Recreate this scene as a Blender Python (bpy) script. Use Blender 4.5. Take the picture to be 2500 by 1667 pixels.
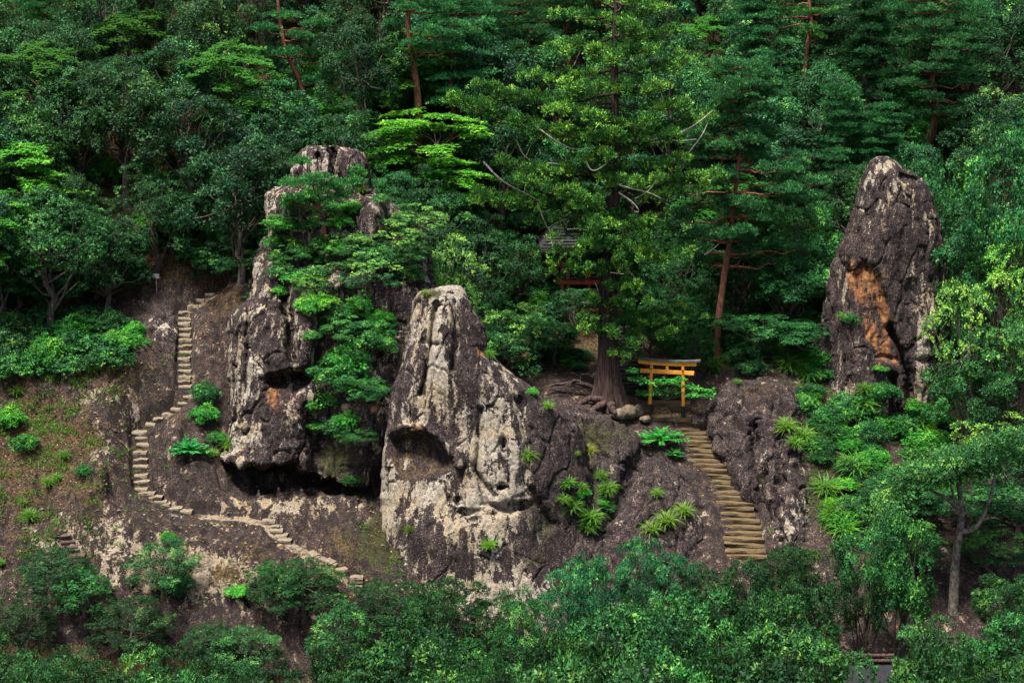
import bpy, math, random
import numpy as np
from mathutils import Vector, Matrix

# ------------------------------------------------------------------ reset
for o in list(bpy.data.objects): bpy.data.objects.remove(o)
S = bpy.context.scene
COL = S.collection
R = math.radians

# ------------------------------------------------------------------ camera
PW, PH, FPX = 2500.0, 1667.0, 3804.0          # photo size, focal length in photo pixels
CAM = np.array([0.0, -70.0, 23.6]); PITCH = R(-11)
cd = bpy.data.cameras.new('camera'); cam = bpy.data.objects.new('camera', cd); COL.objects.link(cam)
cd.sensor_width = 36; cd.lens = 36*FPX/PW; cd.clip_end = 3000; cd.clip_start = 0.5
cam.location = CAM; cam.rotation_euler = (R(90)+PITCH, 0, 0)
S.camera = cam

# ------------------------------------------------------------------ sky and sun (bright overcast)
SUN_EL, SUN_AZ = R(70), R(220)      # azimuth clockwise from +Y: light from behind the camera, a little left
w = bpy.data.worlds.new('World'); S.world = w; w.use_nodes = True
nt = w.node_tree; bg = nt.nodes['Background']
sky = nt.nodes.new('ShaderNodeTexSky'); sky.sky_type = 'NISHITA'; sky.sun_disc = False
sky.sun_elevation = SUN_EL; sky.sun_rotation = SUN_AZ; sky.air_density = 1.0; sky.dust_density = 4.0; sky.ozone_density = 0.6
nt.links.new(sky.outputs[0], bg.inputs[0]); bg.inputs[1].default_value = 0.05
sl = bpy.data.lights.new('sun', 'SUN'); sl.energy = 3.0; sl.angle = R(13); sl.color = (1.0, 0.95, 0.86)
so = bpy.data.objects.new('sun', sl); COL.objects.link(so)
sd = Vector((math.sin(SUN_AZ)*math.cos(SUN_EL), math.cos(SUN_AZ)*math.cos(SUN_EL), math.sin(SUN_EL)))
so.rotation_euler = sd.to_track_quat('Z', 'Y').to_euler(); so.location = (-20, -60, 80)
vs = S.view_settings; vs.view_transform = 'Standard'; vs.look = 'None'; vs.gamma = 1; vs.exposure = 1.8; vs.use_curve_mapping = False
S.render.engine = 'CYCLES'
S.cycles.max_bounces = 5; S.cycles.diffuse_bounces = 1; S.cycles.transmission_bounces = 2; S.cycles.glossy_bounces = 2

# ------------------------------------------------------------------ pixel <-> world
cp, sp_ = math.cos(PITCH), math.sin(PITCH)
FW = np.array([0, cp, sp_]); UP = np.array([0, -sp_, cp])
def P(u, v, y):
    u = np.asarray(u, float); v = np.asarray(v, float); y = np.asarray(y, float)
    a = u-PW/2; b = PH/2-v
    dx = a; dy = FW[1]*FPX+UP[1]*b; dz = FW[2]*FPX+UP[2]*b
    t = (y-CAM[1])/dy
    return np.stack(np.broadcast_arrays(CAM[0]+dx*t, y+0*t, CAM[2]+dz*t), -1)
def proj(p):
    d = np.asarray(p, float)-CAM
    f = d[..., 1]*FW[1]+d[..., 2]*FW[2]; up = d[..., 1]*UP[1]+d[..., 2]*UP[2]
    return PW/2+d[..., 0]/f*FPX, PH/2-up/f*FPX

# ------------------------------------------------------------------ noise
_rs = np.random.RandomState(7)
_perm = _rs.permutation(256); _perm = np.concatenate([_perm]*3)
_g = _rs.normal(size=(256, 3)); _g /= np.linalg.norm(_g, axis=1)[:, None]
def gn(p):
    i = np.floor(p).astype(np.int64); f = p-i; i &= 255
    s = f*f*f*(f*(f*6-15)+10); out = 0
    for dx in (0, 1):
        for dy in (0, 1):
            for dz in (0, 1):
                h = _perm[_perm[_perm[(i[..., 0]+dx) & 255]+((i[..., 1]+dy) & 255)]+((i[..., 2]+dz) & 255)]
                g = _g[h]
                d = g[..., 0]*(f[..., 0]-dx)+g[..., 1]*(f[..., 1]-dy)+g[..., 2]*(f[..., 2]-dz)
                wx = s[..., 0] if dx else 1-s[..., 0]; wy = s[..., 1] if dy else 1-s[..., 1]; wz = s[..., 2] if dz else 1-s[..., 2]
                out = out+d*wx*wy*wz
    return out*1.6
def fbm(p, o=4, ro=.5):
    t = 0; a = 1.0; n = 0
    for k in range(o):
        t = t+a*gn(p+17.3*k); n += a; a *= ro; p = p*2.03
    return t/n
def ridged(p, o=3):
    t = 0; a = 1.0; n = 0
    for k in range(o):
        t = t+a*(1-2*np.abs(gn(p+9.1*k))); n += a; a *= .5; p = p*2.1
    return t/n
def cells(p, seed=0):
    """cellular noise: (gap between nearest and second feature point, per-cell facet tilt)"""
    i = np.floor(p).astype(np.int64); f1 = np.full(p.shape[:-1], 1e9); f2 = f1.copy(); tilt = np.zeros(p.shape[:-1])
    for dx in (-1, 0, 1):
        for dy in (-1, 0, 1):
            for dz in (-1, 0, 1):
                c = i+np.array([dx, dy, dz]); h = _perm[_perm[_perm[(c[..., 0]+seed) & 255]+(c[..., 1] & 255)]+(c[..., 2] & 255)]
                fp = c+.5+.42*_g[h]; d = p-fp; q = np.sqrt((d*d).sum(-1)); tl = (d*_g[(h+57) & 255]).sum(-1)+.5*_g[(h+91) & 255][..., 0]
                m = q < f1; f2 = np.where(m, f1, np.minimum(f2, q)); tilt = np.where(m, tl, tilt); f1 = np.where(m, q, f1)
    return f2-f1, tilt
def sstep(a, b, x):
    t = np.clip((x-a)/(b-a), 0, 1); return t*t*(3-2*t)

def line_d(u, v, pl):
    d = np.full(u.shape, 1e9)
    for (x1, y1), (x2, y2) in zip(pl[:-1], pl[1:]):
        ex, ey = x2-x1, y2-y1; t = np.clip(((u-x1)*ex+(v-y1)*ey)/(ex*ex+ey*ey), 0, 1)
        d = np.minimum(d, np.hypot(u-x1-t*ex, v-y1-t*ey))
    return d

# ------------------------------------------------------------------ mesh helpers
def mesh_quads(name, V, F, mats=(), smooth=False, attrs=None, fattrs=None):
    V = np.asarray(V, np.float32); F = np.asarray(F, np.int32)
    k = F.shape[1]; m = bpy.data.meshes.new(name)
    m.vertices.add(len(V)); m.vertices.foreach_set('co', V.ravel())
    m.loops.add(F.size); m.loops.foreach_set('vertex_index', F.ravel())
    m.polygons.add(len(F)); m.polygons.foreach_set('loop_start', np.arange(0, F.size, k, dtype=np.int32))
    if smooth: m.polygons.foreach_set('use_smooth', np.ones(len(F), bool))
    for t, v in (attrs or {}).items():
        a = m.attributes.new(t, 'FLOAT', 'POINT'); a.data.foreach_set('value', np.asarray(v, np.float32).ravel())
    for t, v in (fattrs or {}).items():
        a = m.attributes.new(t, 'FLOAT', 'FACE'); a.data.foreach_set('value', np.asarray(v, np.float32).ravel())
    m.update(calc_edges=True)
    for mt in mats: m.materials.append(mt)
    return m
def obj(name, mesh, parent=None, loc=None):
    o = bpy.data.objects.new(name, mesh); COL.objects.link(o)
    if parent: o.parent = parent
    if loc is not None: o.location = loc
    return o
def tag(o, label=None, cat=None, group=None, kind=None):
    if label: o['label'] = label
    if cat: o['category'] = cat
    if group: o['group'] = group
    if kind: o['kind'] = kind
    return o
def empty(name, loc, rz=0):
    o = bpy.data.objects.new(name, None); COL.objects.link(o); o.empty_display_size = .2
    o.location = loc; o.rotation_euler = (0, 0, rz); return o
def tube(pts, rad, n=7, cap=True, flute=None):
    pts = np.asarray(pts, float); k = len(pts); rad = np.broadcast_to(np.asarray(rad, float), (k,))
    T = np.gradient(pts, axis=0); T /= np.linalg.norm(T, axis=1)[:, None]+1e-9
    a = np.array([0, 0, 1.0]) if abs(T[:, 2]).mean() < .8 else np.array([0, 1.0, 0])
    X = np.cross(T, a); X /= np.linalg.norm(X, axis=1)[:, None]+1e-9; Y = np.cross(T, X)
    th = np.linspace(0, 2*math.pi, n, endpoint=False)
    rr = rad[:, None]*np.ones((1, n))
    if flute is not None: rr = rr*flute(np.arange(k)/(k-1), th)
    V = pts[:, None]+rr[..., None]*(np.cos(th)[None, :, None]*X[:, None]+np.sin(th)[None, :, None]*Y[:, None])
    V = V.reshape(-1, 3); i = np.arange(k-1)[:, None]*n; j = np.arange(n)[None]; j2 = (j+1) % n
    F = np.stack([i+j, i+j2, i+n+j2, i+n+j], -1).reshape(-1, 4)
    return V, F
def merge(parts):
    V = []; F = []; o = 0
    for v, f in parts: V.append(v); F.append(np.asarray(f)+o); o += len(v)
    return np.concatenate(V), np.concatenate(F)
def boxvf(c, s, jit=0, rng=None):
    c = np.asarray(c, float); s = np.asarray(s, float)/2
    q = np.array([[x, y, z] for z in (-1, 1) for y in (-1, 1) for x in (-1, 1)], float)
    V = c+q*s
    if jit: V = V+rng.uniform(-jit, jit, V.shape)
    F = np.array([[0, 2, 3, 1], [4, 5, 7, 6], [0, 1, 5, 4], [2, 6, 7, 3], [0, 4, 6, 2], [1, 3, 7, 5]])
    return V, F
def bevel_box(name, c, s, b, mat, jit=0, seed=0, sub=0, parent=None):
    import bmesh
    rng = np.random.RandomState(seed)
    V, F = boxvf(c, s, jit, rng)
    bm = bmesh.new(); vv = [bm.verts.new(x) for x in V]
    for f in F: bm.faces.new([vv[i] for i in f])
    if b: bmesh.ops.bevel(bm, geom=list(bm.edges), offset=b, segments=1, affect='EDGES', clamp_overlap=True)
    m = bpy.data.meshes.new(name); bm.normal_update(); bm.to_mesh(m); bm.free()
    m.materials.append(mat)
    return m

# ------------------------------------------------------------------ materials
def newmat(name):
    m = bpy.data.materials.new(name); m.use_nodes = True
    n = m.node_tree.nodes; n.clear(); return m, n, m.node_tree.links
class G:
    def __init__(s, nodes, links): s.n = nodes; s.l = links
    def __call__(s, t, ins=None, **kw):
        x = s.n.new(t)
        for k, v in kw.items(): setattr(x, k, v)
        for k, v in (ins or {}).items():
            if isinstance(v, bpy.types.NodeSocket): s.l.new(v, x.inputs[k])
            else: x.inputs[k].default_value = v
        return x
    def math(s, op, a, b=None, clamp=False):
        x = s('ShaderNodeMath', {0: a} if b is None else {0: a, 1: b}, operation=op, use_clamp=clamp); return x.outputs[0]
    def mix(s, f, a, b):
        x = s.n.new('ShaderNodeMix'); x.data_type = 'RGBA'
        for i, v in ((0, f), (6, a), (7, b)):
            if isinstance(v, bpy.types.NodeSocket): s.l.new(v, x.inputs[i])
            else: x.inputs[i].default_value = v if i == 0 else (tuple(v)+(1,))[:4]
        return x.outputs[2]
    def noise(s, vec, scale, detail=4, rough=.6, dist=0):
        return s('ShaderNodeTexNoise', {'Vector': vec, 'Scale': scale, 'Detail': detail, 'Roughness': rough, 'Distortion': dist}).outputs[0]
    def ramp(s, x, a, b):
        return s('ShaderNodeMapRange', {0: x, 1: a, 2: b}, clamp=True, interpolation_type='SMOOTHSTEP').outputs[0]
    def attr(s, name): return s('ShaderNodeAttribute', attribute_name=name).outputs['Fac']

def rock_material(name, dark, dark2, pale, ochre, rough=.9, fleck=.7):
    m, n, l = newmat(name); g = G(n, l)
    tc = g('ShaderNodeTexCoord').outputs['Object']
    st = g('ShaderNodeMapping', {0: tc, 3: (1, 1, .35)}).outputs[0]
    big = g.noise(tc, .6, 4, .6); med = g.noise(st, 2.6, 7, .72); fin = g.noise(tc, 7.5, 6, .78); spk = g.noise(tc, 17, 4, .75); grit = g.noise(tc, 34, 2, .6)
    base = g.mix(g.ramp(med, .40, .60), dark, dark2)
    base = g.mix(g.math('MULTIPLY', g.math('MULTIPLY', g.ramp(spk, .52, .62), g.ramp(big, .42, .65)), .55), base, (.13, .088, .085))
    base = g.mix(g.math('MULTIPLY', g.ramp(fin, .49, .40), .85), base, (.014, .010, .010))
    base = g.mix(g.math('MULTIPLY', g.ramp(g.noise(tc, 1.3, 5, .65), .50, .38), .6), base, (.010, .007, .008))
    pm = g.attr('pale')
    bl = g.math('ADD', g.math('MULTIPLY', med, .55), g.math('ADD', g.math('MULTIPLY', fin, .30), g.math('MULTIPLY', spk, .15)))
    stk = g.noise(g('ShaderNodeMapping', {0: tc, 3: (1, 1, .09)}).outputs[0], 2.3, 4, .6)
    th = g.math('ADD', g.math('SUBTRACT', .635, g.math('MULTIPLY', pm, .26)), g.math('MULTIPLY', g.math('SUBTRACT', stk, .5), .45))
    base = g.mix(g.math('MULTIPLY', g.ramp(stk, .52, .66), .65), base, (.016, .010, .011))
    pf = g.ramp(g.math('SUBTRACT', bl, th), -.012, .022)
    palec = g.mix(g.ramp(big, .42, .6), pale, ochre)
    palec = g.mix(g.ramp(fin, .62, .40), palec, (.22, .18, .15))
    palec = g.mix(g.math('MULTIPLY', g.ramp(grit, .47, .40), .8), palec, (.07, .055, .045))
    col = g.mix(g.math('MULTIPLY', pf, .95), base, palec)
    # scattered small pale lichen flecks everywhere
    fl = g.ramp(g.math('ADD', g.math('ADD', spk, g.math('MULTIPLY', g.math('SUBTRACT', grit, .5), .5)), g.math('MULTIPLY', g.math('SUBTRACT', med, .5), .45)), .635, .67)
    col = g.mix(g.math('MULTIPLY', fl, fleck), col, (.50, .44, .37))
    om = g.attr('orange')
    of = g.ramp(g.math('ADD', om, g.math('ADD', g.math('MULTIPLY', g.math('SUBTRACT', fin, .5), 1.8), g.math('MULTIPLY', g.math('SUBTRACT', med, .5), 2.6))), .34, .72)
    oc = g.mix(g.ramp(g.noise(st, 2.4, 6, .75), .40, .60), (.17, .055, .022), (.36, .17, .065))
    oc = g.mix(g.ramp(spk, .54, .64), oc, (.075, .035, .024))
    col = g.mix(g.math('MULTIPLY', of, .92), col, oc)
    so_ = g.attr('soil')
    sc = g.mix(g.ramp(fin, .44, .58), (.018, .012, .007), (.105, .068, .030))
    sc = g.mix(g.ramp(spk, .58, .66), sc, (.28, .20, .105))
    sf = g.ramp(g.math('ADD', so_, g.math('MULTIPLY', g.math('SUBTRACT', med, .5), 2.0)), .4, .65)
    col = g.mix(sf, col, sc)
    mm = g.attr('moss')
    mf = g.ramp(g.math('ADD', g.math('MULTIPLY', mm, .75), g.math('MULTIPLY', g.math('SUBTRACT', g.math('ADD', g.math('MULTIPLY', med, .5), g.math('MULTIPLY', fin, .5)), .5), 3.0)), .38, .52)
    mc = g.mix(g.ramp(spk, .42, .60), (.016, .018, .006), (.055, .060, .012))
    col = g.mix(g.math('MULTIPLY', mf, .92), col, mc)
    h = g.math('ADD', g.math('MULTIPLY', med, .8), g.math('ADD', g.math('MULTIPLY', fin, .55), g.math('MULTIPLY', spk, .3)))
    b = g('ShaderNodeBump', {'Strength': .9, 'Distance': .20, 'Height': h}).outputs[0]
    p = g('ShaderNodeBsdfPrincipled', {'Base Color': col, 'Roughness': rough, 'Specular IOR Level': .25, 'Normal': b})
    o = g('ShaderNodeOutputMaterial', {0: p.outputs[0]}); return m
M = {}
M['rock'] = rock_material('tuff_rock', (.017, .010, .011), (.047, .029, .030), (.50, .455, .37), (.48, .385, .235), .9, .5)
M['slope'] = rock_material('slope_rock', (.016, .010, .009), (.050, .031, .026), (.42, .35, .24), (.40, .30, .16), .9, .3)

def leaf_material(name, c0, c1, tip, trans=.3, rough=.45, spec=.4):
    """c0..c1: colour range over the leaves of one crown, dark c0 deepening the shade, tip: yellow-green tips, brightened to paint in highlights; tinted by the object's own colour"""
    m, n, l = newmat(name); g = G(n, l)
    r = g.attr('rnd'); cl = g.attr('clump'); oi = g('ShaderNodeObjectInfo')
    f = g.math('ADD', g.math('MULTIPLY', r, .45), g.math('MULTIPLY', cl, .55))
    col = g.mix(g.ramp(f, .15, .85), c0, c1)
    col = g.mix(g.ramp(cl, .72, 1.0), col, tip)
    mu = g.n.new('ShaderNodeMix'); mu.data_type = 'RGBA'; mu.blend_type = 'MULTIPLY'; mu.inputs[0].default_value = 1
    l.new(col, mu.inputs[6]); l.new(oi.outputs['Color'], mu.inputs[7]); col = mu.outputs[2]
    p = g('ShaderNodeBsdfPrincipled', {'Base Color': col, 'Roughness': rough, 'Specular IOR Level': spec})
    t = g('ShaderNodeBsdfTranslucent', {0: g.mix(.5, col, tip)})
    mx = g('ShaderNodeMixShader', {0: trans, 1: p.outputs[0], 2: t.outputs[0]})
    g('ShaderNodeOutputMaterial', {0: mx.outputs[0]}); return m
M['broad'] = leaf_material('evergreen_leaves', (.004, .026, .010), (.044, .195, .052), (.19, .41, .070), .13, .55, .2)
M['maple'] = leaf_material('maple_leaves', (.018, .12, .026), (.080, .33, .050), (.20, .48, .07), .40, .55, .2)
M['cedar'] = leaf_material('cedar_needles', (.004, .030, .010), (.040, .18, .032), (.21, .44, .055), .14, .65, .15)
M['pine'] = leaf_material('pine_needles', (.004, .034, .015), (.044, .205, .060), (.14, .38, .080), .14, .6, .15)
M['grass'] = leaf_material('grass_blades', (.05, .14, .015), (.12, .26, .03), (.22, .36, .06), .4, .5, .3)

def bark_material(name, a, b, c=None, sx=9, sz=.9):
    m, n, l = newmat(name); g = G(n, l)
    tc = g('ShaderNodeTexCoord').outputs['Object']
    st = g('ShaderNodeMapping', {0: tc, 3: (sx, sx, sz)}).outputs[0]
    x = g.noise(st, 1.6, 6, .7); y = g.noise(tc, 7, 5, .7)
    col = g.mix(g.ramp(x, .36, .64), a, b)
    if c: col = g.mix(g.ramp(y, .55, .68), col, c)
    bp = g('ShaderNodeBump', {'Strength': .8, 'Distance': .06, 'Height': x}).outputs[0]
    p = g('ShaderNodeBsdfPrincipled', {'Base Color': col, 'Roughness': .9, 'Specular IOR Level': .2, 'Normal': bp})
    g('ShaderNodeOutputMaterial', {0: p.outputs[0]}); return m
M['bark'] = bark_material('grey_bark', (.045, .035, .028), (.13, .105, .085), (.25, .22, .18))
M['cedar_bark'] = bark_material('cedar_bark', (.018, .012, .012), (.095, .060, .054), (.13, .062, .032), 7, .35)
M['pine_bark'] = bark_material('red_pine_bark', (.10, .035, .022), (.26, .11, .07), None, 5, 2)
M['dead'] = bark_material('weathered_dead_wood', (.24, .20, .16), (.48, .43, .37), None, 6, 2)
M['pale_bark'] = bark_material('pale_blotched_bark', (.06, .05, .04), (.26, .235, .195), (.05, .045, .035), 3, 2)

def plain(name, c1, c2, rough=.8, scale=8, spec=.3, speck=None, bump=.3):
    m, n, l = newmat(name); g = G(n, l)
    tc = g('ShaderNodeTexCoord').outputs['Object']
    a = g.noise(tc, scale, 6, .7); b = g.noise(tc, scale*5, 3, .7)
    col = g.mix(g.ramp(a, .35, .65), c1, c2)
    if speck: col = g.mix(g.ramp(b, .55, .66), col, speck)
    bp = g('ShaderNodeBump', {'Strength': bump, 'Distance': .03, 'Height': g.math('ADD', a, b)}).outputs[0]
    p = g('ShaderNodeBsdfPrincipled', {'Base Color': col, 'Roughness': rough, 'Specular IOR Level': spec, 'Normal': bp})
    g('ShaderNodeOutputMaterial', {0: p.outputs[0]}); return m
M['orange'] = plain('weathered_orange_paint', (.92, .40, .05), (.70, .26, .03), .7, 3, .2, (.36, .12, .02))
M['black'] = plain('black_paint', (.012, .012, .013), (.03, .03, .03), .6, 6)
M['cap'] = plain('weathered_dark_cap', (.03, .028, .03), (.12, .11, .10), .8, 9, .2, (.3, .27, .22))
M['step'] = plain('worn_step_stone', (.17, .12, .065), (.06, .043, .024), .95, 4, .15, (.025, .022, .012), 1.)
M['step_l'] = plain('carved_step_stone', (.32, .265, .19), (.14, .108, .078), .95, 6, .15, (.06, .045, .036), 1.)
M['step_d'] = plain('shade_dark_step_stone', (.035, .032, .022), (.02, .02, .014), .9, 5, .2, (.03, .04, .015), .8)  # albedo lowered to put the shade behind the gate into the stone
M['boulder'] = plain('pale_boulder', (.20, .16, .115), (.085, .064, .045), .95, 4, .15, (.10, .075, .06), 1.)
M['redwood'] = plain('vermilion_timber', (.34, .055, .018), (.22, .035, .015), .7, 4)
M['plank'] = plain('old_rose_planks', (.26, .13, .10), (.17, .09, .075), .8, 3)
M['tile'] = plain('grey_shingles', (.03, .032, .031), (.018, .019, .019), .9, 3, .1, (.045, .045, .043))
M['statue'] = plain('lichened_stone', (.30, .28, .25), (.17, .16, .14), .95, 9, .15, (.08, .075, .06), .8)
M['cloth'] = plain('red_cloth', (.24, .02, .015), (.16, .014, .01), .8, 12)
M['metal'] = plain('galvanised_steel', (.30, .30, .32), (.22, .22, .24), .5, 9)
M['slate'] = plain('dark_roof_tile', (.009, .0095, .012), (.018, .018, .023), .9, 6)

# ------------------------------------------------------------------ stair paths, in photo pixels with a depth in metres
LEFT_KEYS = [(895, 1475, -3.9), (869, 1431, -3.2), (811, 1374, -2.4), (695, 1319, -1.25), (657, 1272, -.25), (600, 1256, .05), (454, 1248, .1), (357, 1203, .85),
             (345, 1194, 1.0), (338, 1054, 3.6), (445, 984, 4.8), (462, 962, 5.1), (452, 943, 5.4), (446, 762, 9.2), (468, 746, 9.5), (511, 718, 10.2), (560, 690, 11.0)]
RIGHT_KEYS = [(1832, 1400, -1.8), (1820, 1343, -.55), (1812, 1283, .8), (1793, 1227, 2.0), (1762, 1174, 3.2), (1721, 1123, 4.3), (1690, 1056, 5.8), (1655, 1028, 6.4), (1640, 1012, 6.8), (1620, 985, 7.8)]
BACK_KEYS = [(1600, 975, 8.3), (1535, 955, 8.9), (1530, 880, 10.8), (1520, 820, 12.6), (1500, 775, 14.0)]
def path_y(keys, u, v):
    """depth of a point on a stair path, by arc length between the keys"""
    k = np.array(keys); best = 1e9; out = 0
    for a, b in zip(k[:-1], k[1:]):
        d = b[:2]-a[:2]; t = np.clip(np.dot(np.array([u, v])-a[:2], d)/np.dot(d, d), 0, 1)
        q = np.hypot(*(a[:2]+t*d-np.array([u, v])))
        if q < best: best = q; out = a[2]+t*(b[2]-a[2])
    return out

# ------------------------------------------------------------------ ground
CT = [(0, 1400, -4.5), (130, 1420, -4.6), (250, 1425, -4.5), (500, 1455, -4.3), (700, 1470, -4.2), (820, 1475, -4.1),
      (0, 1150, -.2), (100, 1280, -2.2), (190, 1210, -.8), (250, 1330, -2.8), (300, 1180, .2), (270, 1060, 2.8), (420, 1330, -2.4), (450, 1285, -1.2), (560, 1300, -1.0), (620, 1330, -1.7), (600, 1400, -3.2), (800, 1420, -3.4), (760, 1310, -.8), (860, 1340, -1.6), (900, 1290, -.4), (900, 1400, -2.8),
      (520, 1230, .5), (600, 1226, .7), (700, 1240, .55), (700, 1222, 1.2), (800, 1240, .7), (880, 1235, .9), (430, 1195, 1.0), (470, 1215, .7),
      (400, 1110, 2.2), (420, 1050, 3.2), (470, 1085, 2.6), (520, 1010, 4.2), (470, 1140, 1.8),
      (150, 1000, 3.4), (0, 960, 3.8), (0, 890, 5.4), (150, 890, 5.6), (250, 930, 4.8), (300, 960, 4.4), (330, 900, 5.6), (390, 930, 5.3), (390, 860, 6.8), (380, 790, 8.3), (300, 860, 6.6),
      (250, 820, 7.6), (500, 860, 6.8), (510, 780, 8.2), (560, 800, 7.6), (580, 720, 9.2), (500, 690, 10.6), (380, 700, 10.6), (250, 740, 10.2), (100, 800, 8.8), (620, 650, 10.6),
      (1450, 1010, 6.4), (1400, 955, 8.0), (1530, 1012, 6.7), (1480, 950, 8.6), (1340, 945, 8.0), (1600, 940, 9.3), (1700, 960, 8.8), (1700, 1000, 8.0), (1440, 880, 11), (1640, 880, 11.5),
      (1420, 775, 14.8), (1440, 740, 17), (1350, 760, 16), (1700, 760, 16.5),
      (1900, 930, 8.6), (2000, 900, 10.5), (2000, 1050, 6.2), (2030, 1150, 3.8), (2050, 1250, 1.6), (2050, 1330, -.2), (2130, 1050, 7.2), (2200, 1120, 5.5), (2300, 1100, 6.5), (2300, 1250, 2.5), (2480, 1200, 4.0), (2480, 1000, 8.5), (2150, 1380, -1.2), (2350, 1380, -1.2), (1900, 1390, -1.6), (2350, 980, 10)]
kp = [P(*c) for c in CT]
for K in (LEFT_KEYS, RIGHT_KEYS, BACK_KEYS):
    for a, b in zip(K[:-1], K[1:]):
        for t in (0, .5): kp.append(P(a[0]+t*(b[0]-a[0]), a[1]+t*(b[1]-a[1]), a[2]+t*(b[2]-a[2])))
for x, y, z in [(-26, 8, 10.5), (-26, 14, 15), (-18, 13, 13.8), (-12, 13, 13.6), (-8, 12, 12.6), (-20, 19, 18.6), (-12, 19, 18), (-5, 18, 15), (2, 20, 13.2), (8, 20, 13), (-20, 27, 23.5), (-10, 27, 22.5), (0, 28, 20), (10, 28, 19.5), (16, 20, 12.5), (22, 20, 13), (20, 28, 19),
              (-12.4, 2, 1.9), (-10.8, 2, 1.9), (-9, 2.5, 1.85), (-7.4, 2, 1.8), (-10.5, 3.5, 2.0), (-8.5, 3.5, 2.0), (-12, 3.2, 2.1), (-3, 7, 4.2), (-6, 6, 5), (-2, 10, 6), (-6, 9.5, 9), (1, 2, 0), (4, 1, .5), (3, 5, 3), (-30, 0, 4), (-30, -5, 0), (30, 6, 4), (30, 0, 0), (30, 14, 9)]:
    kp.append(np.array([x, y, z]))
kp = np.array(kp)
def h0(y): return np.interp(y, [-400, -30, -12, -7, 0, 7, 16, 40, 60, 120, 400], [-9, -9, -7.5, -5, -.5, 4.5, 9.3, 28, 46, 84, 95])
def _ker(r): q = 1.732*r/6.0; return (1+q)*np.exp(-q)
_D = np.hypot(kp[:, None, 0]-kp[None, :, 0], kp[:, None, 1]-kp[None, :, 1])
_wt = np.linalg.solve(_ker(_D)+2e-3*np.eye(len(kp)), kp[:, 2]-h0(kp[:, 1]))
def hbase(x, y):
    x = np.asarray(x, float); y = np.asarray(y, float); out = h0(y); sh = out.shape
    X = x.ravel(); Y = y.ravel(); o = np.zeros(X.size)
    for i in range(0, X.size, 20000):
        o[i:i+20000] = _ker(np.hypot(X[i:i+20000, None]-kp[None, :, 0], Y[i:i+20000, None]-kp[None, :, 1]))@_wt
    return out+o.reshape(sh)
def path_pts(keys): return np.array([P(*k) for k in keys])
def trench(x, y, z, keys, half, rim, sink):
    pp = path_pts(keys); best = np.full(x.shape, 1e9); zz = np.zeros(x.shape); rw = np.zeros(x.shape)
    for a, b in zip(pp[:-1], pp[1:]):
        d = b[:2]-a[:2]; L = np.dot(d, d)
        t = np.clip(((x-a[0])*d[0]+(y-a[1])*d[1])/L, 0, 1)
        q = np.hypot(x-a[0]-t*d[0], y-a[1]-t*d[1]); m = q < best
        best = np.where(m, q, best); rw = np.where(m, (abs(d[1])/math.sqrt(L))**3, rw); zz = np.where(m, a[2]+t*(b[2]-a[2]), zz)
    z = z*1.0-.10*(1-rw)*(1-sstep(half+.3, half+1.2, best))+rim*rw*sstep(half, half+.15, best)*(1-sstep(half+.5, half+1.6, best))
    k = 1-sstep(half, half+.13, best)
    return z*(1-k)+(zz-sink)*k
def hground(x, y):
    x = np.asarray(x, float); y = np.asarray(y, float)
    z = hbase(x, y); p = np.stack([x, y, 0*x+3.3], -1)
    near = sstep(-12, -5, y)*(1-sstep(11, 16, y))
    left = 1-sstep(-7, -4, x)
    z = z+near*(.26*fbm(p*.5, 4)+left*(.34*ridged(np.stack([x*.75+.45*y, y*.25, 0*x], -1), 4)+.10*fbm(p*2.1, 4)+.03*fbm(p*8, 2)))
    z = z+(1-near)*.5*fbm(p*.15, 3)
    u0, v0 = proj(np.stack([x, y, z], -1)); lf = near*left
    if x.size > 4000:
        g1, t1 = cells(np.stack([x*.55+.3*y, y*.45, 0*x], -1), 3); g2, t2 = cells(np.stack([x*1.5+.6*y, y*1.2, 0*x], -1), 8)
        z = z+lf*(.30*np.clip(t1, -1, 1)-.16*np.exp(-(g1/.05)**2)+.09*np.clip(t2, -1, 1)-.05*np.exp(-(g2/.06)**2))
    z = z+lf*(.6*np.exp(-(line_d(u0, v0, [(345, 880), (285, 1000), (255, 1120), (225, 1230), (140, 1330)])/42)**2)+.35*np.exp(-(line_d(u0, v0, [(500, 850), (455, 960), (415, 1080)])/30)**2)+.4*np.exp(-(line_d(u0, v0, [(330, 1300), (420, 1340), (520, 1350)])/35)**2))
    bd = np.full(x.shape, 9.)
    for a, b in zip(path_pts(LEFT_KEYS)[:-1], path_pts(LEFT_KEYS)[1:]):
        d = b[:2]-a[:2]; t = np.clip(((x-a[0])*d[0]+(y-a[1])*d[1])/np.dot(d, d), 0, 1); bd = np.minimum(bd, np.hypot(x-a[0]-t*d[0], y-a[1]-t*d[1]))
    kq = .25+.75*sstep(.5, 1.8, bd); zb = hbase(x, y); z = zb+(z-zb)*kq
    # grooves on the lower left shoulder
    u, v = proj(np.stack([x, y, z], -1))
    gm = np.exp(-(((u-165)/75)**2+((v-1350)/38)**2)*1.2)
    z = z+gm*.14*np.sin((v+.42*u)*.36)
    z = trench(x, y, z, LEFT_KEYS, .40, .26, .22)
    z = trench(x, y, z, RIGHT_KEYS, .95, .1, .25)
    z = trench(x, y, z, BACK_KEYS, .9, .05, .25)
    return z
def axis(segs):
    a = [np.arange(s, e, d) for s, e, d in segs]; return np.unique(np.round(np.concatenate(a), 4))
gx = np.concatenate([-np.geomspace(400, 30, 14), axis([(-29, -23, .25), (-23, -5, .075), (-5, 23, .16), (23, 30, .4)]), np.geomspace(31, 400, 14)])
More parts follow.
